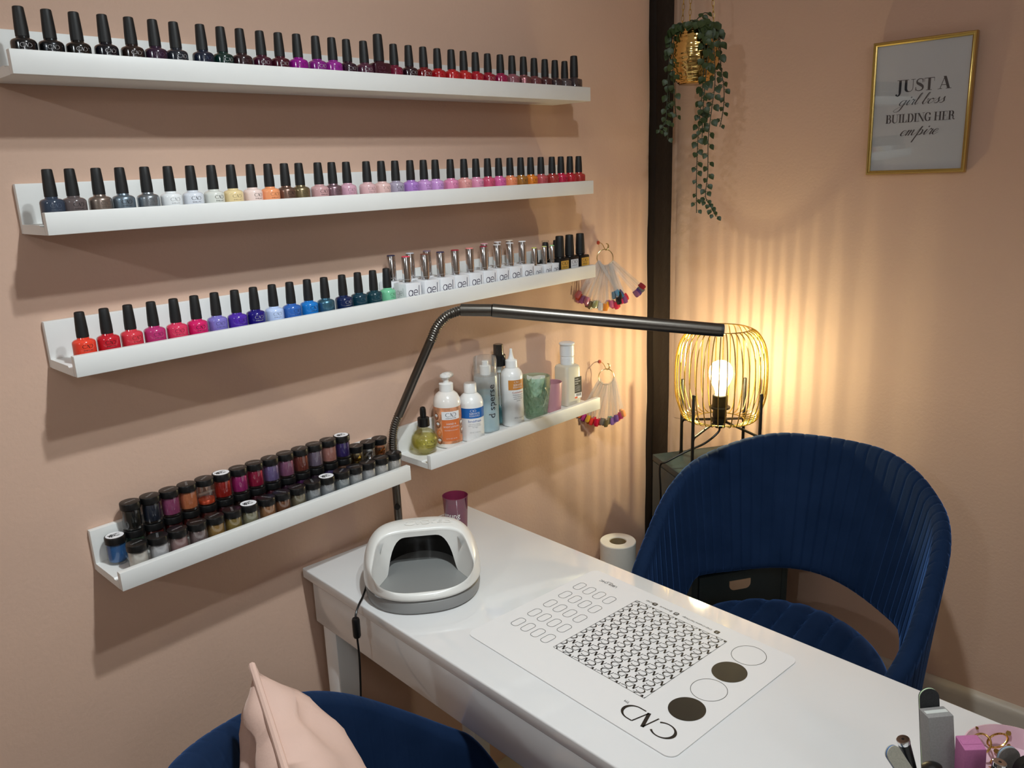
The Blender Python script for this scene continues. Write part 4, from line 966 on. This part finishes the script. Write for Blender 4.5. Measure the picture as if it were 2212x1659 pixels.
def dia(x0, y0, x1, y1, wd): return [[(x0-wd/2, y0), (x0+wd/2, y0), (x1+wd/2, y1), (x1-wd/2, y1)]]
DID = {
 'J': (.62, Rr(.24, .0, .44, 1)+serif(.34, .98, .5)+ribbon(cr([(.34, .02), (.32, -.14), (.2, -.27), (.08, -.24)], 6), lambda d, t: .19-.13*t)+[[(.07+.075*math.cos(k*PI/6), -.19+.075*math.sin(k*PI/6)) for k in range(12)]]),
 'U': (1.0, Rr(.12, .3, .32, 1)+serif(.22, .98, .44)+ribbon(arc(.5, .3, .28, .28, 180, 360, 16), lambda d, t: .20-.155*ss(.1, .6, t))+Rr(.755, .3, .80, 1)+serif(.78, .98, .34)),
 'S': (.72, ribbon(cr([(.60, .70), (.56, .92), (.36, .98), (.16, .86), (.18, .66), (.40, .52), (.60, .34), (.58, .12), (.34, .02), (.12, .10), (.07, .32)], 6), lambda d, t: .05+.17*math.exp(-((t-.5)/.17)**2))+Rr(.585, .68, .62, .98)+Rr(.05, .02, .085, .34)),
 'T': (.86, Rr(.33, 0, .53, 1)+Rr(.04, .955, .82, 1)+serif(.43, .02, .44)+[[(.04, .955), (.075, .955), (.055, .68), (.03, .68)], [(.785, .955), (.82, .955), (.83, .68), (.805, .68)]]),
 'A': (.98, dia(.14, 0, .47, 1, .05)+dia(.80, 0, .47, 1, .21)+Rr(.26, .30, .68, .345)+serif(.14, .02, .32)+serif(.80, .02, .42)),
 'B': (.86, Rr(.14, 0, .34, 1)+Rr(.04, .96, .45, 1)+Rr(.04, 0, .48, .04)+ribbon([(.42, .98)]+arc(.44, .75, .19, .23, 90, -90, 12)+[(.3, .52)], dw)+ribbon([(.42, .52)]+arc(.47, .27, .23, .25, 90, -90, 12)+[(.3, .02)], dw)),
 'I': (.46, Rr(.13, 0, .33, 1)+serif(.23, .98)+serif(.23, .02)),
 'L': (.76, Rr(.13, 0, .33, 1)+serif(.23, .98)+Rr(.03, 0, .70, .04)+[[(.70, .0), (.70, .36), (.67, .36), (.55, .04)]]),
 'D': (.96, Rr(.14, 0, .34, 1)+Rr(.04, .96, .5, 1)+Rr(.04, 0, .5, .04)+ribbon([(.44, .98)]+arc(.46, .5, .32, .48, 90, -90, 16)+[(.4, .02)], dw)),
 'N': (1.0, Rr(.16, 0, .20, 1)+dia(.84, 0, .18, 1, .20)+Rr(.80, 0, .84, 1)+serif(.18, .02, .34)+serif(.82, .98, .34)+serif(.14, .98, .3)),
 'G': (.96, ribbon([(.74, .72)]+arc(.47, .5, .34, .48, 50, 310, 22), dw)+Rr(.62, .05, .80, .42)+serif(.70, .42, .40)+Rr(.74, .66, .77, .97)),
 'H': (1.06, Rr(.14, 0, .34, 1)+Rr(.70, 0, .90, 1)+Rr(.3, .49, .75, .53)+serif(.24, .98)+serif(.24, .02)+serif(.80, .98)+serif(.80, .02)),
 'E': (.82, Rr(.14, 0, .34, 1)+Rr(.04, .96, .70, 1)+Rr(.04, 0, .74, .04)+Rr(.3, .50, .52, .54)+Rr(.50, .38, .53, .66)+[[(.70, 1), (.67, 1), (.66, .70), (.70, .70)], [(.74, 0), (.70, 0), (.71, .34), (.74, .34)]]),
 'R': (.94, Rr(.14, 0, .34, 1)+Rr(.04, .96, .45, 1)+serif(.24, .02)+ribbon([(.42, .98)]+arc(.46, .75, .20, .23, 90, -90, 12)+[(.3, .52)], dw)+ribbon(cr([(.5, .50), (.66, .40), (.68, .15), (.80, .03), (.90, .06)], 6), lambda d, t: .18-.13*t)),
 ' ': (.34, [])}
def didone(s_, wd, ht):
    P = []; x = 0
    for ch in s_:
        adv, g = DID[ch]; P += place(g, x, 0, 1); x += adv*.93
    k = wd/x; return [[((a-x/2)*k, b*ht) for a, b in p] for p in P]
SCR = {
 'g': (.95, [[(.85, .82), (.6, 1.0), (.25, .75), (.15, .25), (.4, .02), (.72, .45), (.9, 1.0)], [(.9, 1.0), (.72, -.1), (.5, -.95), (.05, -1.25), (-.3, -.95), (.1, -.45), (.65, -.05), (1.05, .35)]]),
 'i': (.5, [[(.05, .3), (.38, 1.0), (.25, .3), (.36, .02), (.6, .35)], [(.50, 1.58), (.42, 1.36)]]),
 'r': (.68, [[(.05, .3), (.32, 1.1), (.42, .92), (.62, .95), (.52, .35), (.58, .03), (.8, .35)]]),
 'l': (.55, [[(.05, .3), (.5, 1.3), (.62, 2.1), (.45, 2.0), (.3, 1.0), (.24, .25), (.38, .02), (.65, .35)]]),
 'b': (.85, [[(.05, .3), (.5, 1.3), (.62, 2.1), (.45, 2.0), (.3, 1.0), (.24, .25), (.45, .0), (.75, .45), (.7, .95), (.8, .85), (1.0, .95)]]),
 'o': (.85, [[(.6, 1.0), (.25, .8), (.12, .3), (.35, 0), (.7, .3), (.75, .8), (.55, 1.0), (.65, .8), (1.0, .95)]]),
 's': (.72, [[(.0, .3), (.4, .8), (.52, 1.12), (.55, .75), (.66, .3), (.42, 0), (.15, .1), (.4, .05), (.8, .35)]]),
 'e': (.72, [[(.0, .3), (.45, .5), (.66, .85), (.48, 1.0), (.2, .7), (.16, .2), (.4, 0), (.8, .38)]]),
 'm': (1.35, [[(.0, .5), (.2, 1.0), (.25, .85), (.12, .0)], [(.14, .2), (.42, .95), (.56, .95), (.52, .5), (.46, 0)], [(.48, .2), (.78, .95), (.93, .95), (.86, .3), (.98, .02), (1.35, .4)]]),
 'p': (.9, [[(.0, .35), (.38, 1.45), (.42, 1.3), (.02, -1.3)], [(.2, .3), (.5, .95), (.75, .85), (.72, .3), (.42, 0), (.25, .2)], [(.42, 0), (.7, .1), (.98, .4)]]),
 ' ': (.5, [])}
def script(s_, wd, xh):
    P = []; x = 0; wf = lambda d, t: .055+.13*max(0, -d.y)**1.5
    for ch in s_:
        adv, st = SCR[ch]
        for q_ in st: P += [[(a+x+b*.32, b) for a, b in p] for p in ribbon(cr(q_, 7), wf)]
        x += adv
    k = wd/x; return [[((a-x/2)*k, b*xh) for a, b in p] for p in P]
ft = lambda a, b: fp(a, b, .0006)
mb.polys(place(didone('JUST A', .112, .0258), .004, .0330), ft)
mb.polys(place(script('girl boss', .094, .0108), .0020, .0050), ft)
mb.polys(place(didone('BUILDING HER', .144, .0182), .0020, -.0315), ft)
mb.polys(place(script('empire', .078, .0115), .0010, -.0600), ft)
mb.build('print', None, pf, smooth=0)
mb = MB(); mb.box((-.0013, 0, 0), (.0012, 2*hw, 2*hh)); mb.build('glass_pane', clear('picture_glass', 'fafcfc', .035, .015), pf, smooth=0)

# ------------------------------------------------------------------ hanging planter
HP = Vector((-.205, -.195, 1.660))
hp = thing('hanging_planter', 'hammered gold pot hung on chains with trailing green vines', 'hanging plant', tuple(HP))
mb = MB(); rows = []; na, nz = 72, 44; q = random.Random(6)
pp = cr([(.034, 0), (.046, .014), (.057, .045), (.0585, .075), (.052, .105), (.0445, .122)], 9)
ham = [[q.uniform(-1, 1) for _ in range(na)] for _ in pp]
for j, p in enumerate(pp): rows.append([((p[0]+.0009*math.sin(j*2.1+ham[j][k]*.9)+.0005*ham[j][k])*math.cos(2*PI*k/na), (p[0]+.0009*math.sin(j*2.1+ham[j][k]*.9))*math.sin(2*PI*k/na), p[1]) for k in range(na)])
V = mb.grid(rows, closev=True); mb.face(V[0])
inn = [[((.0425-.004*j)*math.cos(2*PI*k/na), (.0425-.004*j)*math.sin(2*PI*k/na), .122-.03*j) for k in range(na)] for j in range(3)]
V2 = mb.grid(inn, closev=True); mb.face(V2[-1])
for k in range(na): mb.face([V[-1][k], V[-1][(k+1) % na], V2[0][(k+1) % na], V2[0][k]])
mb.build('gold_pot', M_GOLD, hp, smooth=50)
top_ = Vector((0, 0, H-HP.z-.012))
for k in range(3):
    a = math.radians(75+120*k); b0 = Vector((.0445*math.cos(a), .0445*math.sin(a), .121)); b1 = top_+Vector((.004*math.cos(a), .004*math.sin(a), 0)); L = (b1-b0).length; nlk = int(L/.0125); mb = MB()
    d = (b1-b0).normalized(); s1 = d.orthogonal().normalized(); s2 = d.cross(s1)
    for i in range(nlk):
        c = b0+d*(L*(i+.5)/nlk); sd = s1 if i % 2 else s2
        mb.tube([c+d*.0078*math.cos(2*PI*u/10)+sd*.0028*math.sin(2*PI*u/10) for u in range(10)], .0007, 5, closed=True)
    mb.build('chain', M_GOLDW, hp)
MB().tube(cr([(0, 0, H-HP.z-.0005), (0, 0, H-HP.z-.006), (.006, 0, H-HP.z-.012), (0, 0, H-HP.z-.018), (-.006, 0, H-HP.z-.012)], 6), .0015, 8).build('ceiling_hook', M_GOLDW, hp)
VS, VF = Vector((.694, -.720, 0)), Vector((-.72, -.694, 0))     # sideways and roomwards, as hung
LEAF = pm('vine_leaf', '384824', .45, noise=.35, nscale=60); VINE = pm('vine_stem', '2f3a26', .6)
def leaf(mb, base, dirn, nrm, s_):
    side = dirn.cross(nrm).normalized(); P = lambda u, v, h: base+dirn*u*s_+side*v*s_+nrm*h*s_
    ol = [(0, .0), (.02, .22), (.18, .42), (.42, .46), (.72, .28), (1.02, 0)]
    c0, c1 = P(.12, 0, -.03), P(.55, 0, -.07); tip = P(1.02, 0, .06)
    vb = mb.b.verts.new(P(.0, 0, 0)); vm = mb.b.verts.new(c0); vn = mb.b.verts.new(c1); vt = mb.b.verts.new(tip)
    for sg in (1, -1):
        vv = [mb.b.verts.new(P(u, v*sg, .06*v*2)) for u, v in ol[1:5]]
        for f_ in ([vb, vv[0], vm], [vm, vv[0], vv[1]], [vm, vv[1], vv[2], vn], [vn, vv[2], vv[3]], [vn, vv[3], vt]): mb.face(f_)
def vine(pts, nleaf, s0=.019, s1=.011, seed=0):
    """pts: (sideways, roomwards, height) from the pot base"""
    q = random.Random(seed); W = [VS*a+VF*b+Vector((0, 0, c)) for a, b, c in pts]; C = cr(W, 8)
    mb = MB().mat(VINE); mb.tube(C, .0011, 5); mb.mat(LEAF)
    for i in range(nleaf):
        t_ = (i+.5)/nleaf; k = min(len(C)-2, int(t_*(len(C)-1))); p = C[k]; td = (C[k+1]-C[k]).normalized()
        sg = 1 if i % 2 else -1; s_ = s0+(s1-s0)*t_**1.5; s_ *= q.uniform(.85, 1.15)
        sd = (VS*sg*q.uniform(.5, 1)+VF*q.uniform(-.3, .7)+Vector((0, 0, q.uniform(-.5, .15)))).normalized()
        pb = p+sd*.006; mb.tube([p, pb], .0006, 4)
        dn = (sd*.55+Vector((0, 0, -.75))+td*.2+VF*q.uniform(-.1, .25)).normalized(); nr = (VF+VS*q.uniform(-.5, .5)+Vector((0, 0, .35))); nr = (nr-dn*nr.dot(dn)).normalized()
        leaf(mb, pb, dn, nr, s_)
    mb.build('vine', None, hp, smooth=40, weld=False)
T0 = .120
vine([(-.02, .02, T0), (-.045, .028, T0+.012), (-.060, .02, T0-.02), (-.064, .015, T0-.09), (-.066, .012, T0-.16), (-.070, .012, T0-.205), (-.086, .012, T0-.225)], 26, seed=1)
vine([(-.025, .01, T0), (-.050, .015, T0+.004), (-.058, .01, T0-.04), (-.060, .008, T0-.12), (-.060, .006, T0-.18), (-.062, .005, T0-.245)], 24, seed=2)
vine([(-.02, .03, T0), (-.050, .030, T0+.006), (-.056, .025, T0-.07), (-.050, .02, T0-.15), (-.045, .02, T0-.195)], 16, seed=3)
vine([(0, .03, T0), (.008, .050, T0+.012), (.008, .066, T0-.03), (.006, .066, T0-.12), (.004, .05, T0-.20), (.003, .04, T0-.26), (.002, .04, T0-.34), (.004, .04, T0-.42)], 40, seed=4)
vine([(.01, .03, T0), (.026, .048, T0+.010), (.030, .060, T0-.04), (.036, .058, T0-.12), (.032, .05, T0-.18), (.027, .045, T0-.25), (.029, .04, T0-.33), (.025, .04, T0-.38), (.038, .04, T0-.405), (.052, .04, T0-.43)], 44, seed=5)
vine([(.0, .035, T0), (.012, .052, T0+.008), (.015, .066, T0-.05), (.012, .062, T0-.13), (.010, .055, T0-.19), (.011, .05, T0-.245)], 26, .021, .014, seed=6)
vine([(.02, .01, T0), (.044, .018, T0+.010), (.056, .016, T0-.03), (.060, .015, T0-.09), (.068, .015, T0-.13), (.069, .014, T0-.175), (.062, .012, T0-.22)], 22, seed=7)
vine([(.02, 0, T0), (.05, 0, T0+.004), (.058, 0, T0-.05), (.055, 0, T0-.09)], 10, seed=8)
vine([(-.01, .0, T0), (.0, .01, T0+.02), (.018, .012, T0+.035), (.030, .014, T0+.03)], 7, seed=9)
vine([(-.02, .02, T0), (-.02, .04, T0+.015), (.0, .055, T0+.006), (.02, .055, T0-.01)], 10, .022, .018, seed=10)
vine([(.02, .02, T0), (.035, .03, T0+.008), (.045, .038, T0-.02), (.048, .042, T0-.07)], 10, .020, .016, seed=11)

# ------------------------------------------------------------------ tools standing in a cup at the desk corner
CUP = Vector((-1.1900, -1.1220, DZ+.0003))
mb = MB(); mb.lathe([(.036, 0), (.038, .001), (.040, .072), (.0385, .0725), (.0365, .004), (0, .0035)], seg=40)
tag(mb.build('tool_cup', pm('white_ceramic', 'e4e2e0', .3), None, tuple(CUP)), 'plain white cup at the desk corner holding nail files', 'cup')
def stick(name, label, cat, top_, bot_, wide, build_, grp=None):
    """tool standing in the cup: local z runs from the bottom to the top point, local x along its width"""
    T_, B_ = Vector(top_), Vector(bot_); z = (T_-B_).normalized(); x = Vector(wide); x = (x-z*x.dot(z)).normalized(); y = z.cross(x)
    t = thing(name, label, cat, tuple(B_), group=grp); t.rotation_euler = Matrix((x, y, z)).transposed().to_euler(); build_(t, (T_-B_).length); return t
RT = (.694, -.720, 0)
def block(c1, c2, wx, wy):
    def f(t, L):
        mb = MB().mat(c1); mb.box((0, 0, L/2), (wx, wy, L), .0012)
        mb.mat(c2); mb.box((0, 0, L/2), (wx*.86, wy*.3, L+.0008), 0); mb.build('foam_block', None, t)
    return f
BUFG = pm('grey_buffer', '8b8886', .85, noise=.15, nscale=500); BUFW = pm('buffer_edge', 'c9cbc6', .7); PINKB = pm('pink_buffer', 'b46a96', .85, noise=.1, nscale=500)
stick('buffer_block', 'tall grey buffer block standing in the tool cup', 'nail buffer', (-1.170, -1.0870, .9010), (-1.178, -1.1090, .7545), RT, block(BUFG, BUFW, .0265, .020))
stick('buffer_block', 'pink buffer block standing in the tool cup beside the grey one', 'nail buffer', (-1.1760, -1.1230, .8860), (-1.165, -1.128, .7545), (.62, -.78, .2), block(PINKB, PINKB, .0215, .0215))
def file_(body, core, wd, th):
    def f(t, L):
        r = wd/2; ol = [(-r, 0), (r, 0), (r, L-r)]+[(r*math.cos(a), L-r+r*math.sin(a)) for a in [PI*k/12 for k in range(1, 12)]]+[(-r, L-r)]
        for y0, y1, m, nm in ((-th/2, -th*.18, body, 'abrasive_face'), (-th*.18, th*.18, core, 'foam_core'), (th*.18, th/2, body, 'abrasive_face')):
            mb = MB().prism([(x, z) for x, z in ol], y0, y1); mb.xf(Matrix.Rotation(PI/2, 4, 'X')); mb.build(nm, m, t, smooth=0)
    return f
stick('nail_file', 'black nail file with pale green core rising behind the grey buffer', 'nail file', (-1.1580, -1.0745, .9170), (-1.1655, -1.0965, .7545), RT, file_(pm('black_grit', '2b2c2e', .9, noise=.3, nscale=800), pm('green_core', 'c4dcb4', .6), .0205, .004))
stick('nail_file', 'pale nail file with blue core leaning left out of the cup', 'nail file', (-1.2470, -1.0670, .8935), (-1.2000, -1.1420, .7560), (.15, .25, 1), file_(pm('pale_grit', 'b4b2a4', .9, noise=.2, nscale=800), pm('blue_core', '3f6ca8', .6), .016, .004))
stick('nail_file', 'grey nail file with rounded tip beside the pink buffer', 'nail file', (-1.1680, -1.1560, .8930), (-1.196, -1.150, .7545), (.694, -.72, .0), file_(pm('grey_grit', '77706c', .9, noise=.2, nscale=800), pm('pale_blue_core', '8fa6ba', .6), .021, .004))
def brush(t, L):
    mb = MB().lathe([(.0045, 0), (.0052, .01), (.0058, L*.6), (.0060, L-.004)], seg=18); mb.build('handle', M_BLACK, t)
    mb = MB().mat(M_CHROME); mb.lathe([(.0062, L-.005), (.0064, L-.004), (.0064, L-.0006), (.0058, L)], seg=20)
    mb.mat(M_BLACK); mb.lathe([(.0014, L+.0001), (.0014, L+.0002)], seg=10); mb.build('silver_end', None, t)
stick('nail_brush', 'black brush with silver end leaning beside the pale file', 'brush', (-1.2290, -1.0740, .8960), (-1.1990, -1.1060, .7545), RT, brush)
stick('nail_brush', 'black brush with silver end in front of the grey nail file', 'brush', (-1.1940, -1.1530, .8900), (-1.205, -1.142, .7545), RT, brush)
def knob(t, L):
    MB().lathe([(.005, 0), (.006, L*.6), (.010, L*.8), (.0115, L*.9), (.0095, L*.975), (.004, L)], seg=22).build('handle', M_BLACK, t)
stick('dust_brush', 'black rounded brush handle in front of the grey buffer block', 'brush', (-1.2160, -1.0990, .8720), (-1.2130, -1.1220, .7545), RT, knob)
def slab(t, L):
    ol = [(-.012, 0), (.012, 0), (.013, L*.7)]+[(.013*math.cos(a), L-.014+.014*math.sin(a)) for a in [PI*k/12 for k in range(13)]]
    mb = MB().prism(ol, -.004, .004); mb.xf(Matrix.Rotation(PI/2, 4, 'X')); mb.build('handle', M_BLACK, t)
stick('cuticle_clipper', 'flat black handle standing at the right edge of the cup', 'tool', (-1.1760, -1.1760, .8960), (-1.205, -1.158, .7545), (.694, -.72, 0), slab)
# pink pearly dish with gold leaf
bw = thing('trinket_dish', 'pink pearly dish with gold flakes on the far desk corner', 'dish', (-1.0280, -1.1430, DZ+.0003))
mb = MB(); mb.lathe([(.030, 0), (.034, .001), (.050, .016), (.0545, .034), (.0562, .040), (.0545, .0405), (.047, .018), (.028, .006), (0, .005)], seg=48); mb.build('bowl', pm('pearl_pink', 'dcb6c2', .18, coat=.6, noise=.25, nscale=14), bw)
mb = MB(); q = random.Random(8)
for k in range(22):
    a = q.uniform(-.5, 2.0); r_ = q.uniform(.02, .055); z_ = .0075+ss(.026, .060, r_)*.034; c = Vector((r_*math.cos(a), r_*math.sin(a), z_))
    n2 = Vector((-math.cos(a)*ss(.02, .06, r_), -math.sin(a)*ss(.02, .06, r_), 1)).normalized(); s1 = n2.orthogonal().normalized(); s2 = n2.cross(s1); m_ = q.randint(6, 9); sz = q.uniform(.002, .0048)
    mb.poly([c+n2*.0012+s1*math.cos(2*PI*u/m_)*sz*q.uniform(.5, 1.2)+s2*math.sin(2*PI*u/m_)*sz*q.uniform(.5, 1.2) for u in range(m_)])
mb.build('gold_leaf', M_GOLD, bw, smooth=0)
mb = MB()
for k in range(2):
    c = Vector((.010+.012*k, .040-.014*k, .030+.004*k)); mb.tube([c+Vector((.011*math.cos(2*PI*u/24), .011*math.sin(2*PI*u/24)*.9, .006*math.cos(2*PI*u/24+k))) for u in range(24)], .0013, 8, closed=True)
tag(mb.build('gold_rings', M_GOLD, None, tuple(bw.location+Vector((0, 0, 0)))), 'two linked gold rings lying in the pink dish', 'jewellery')
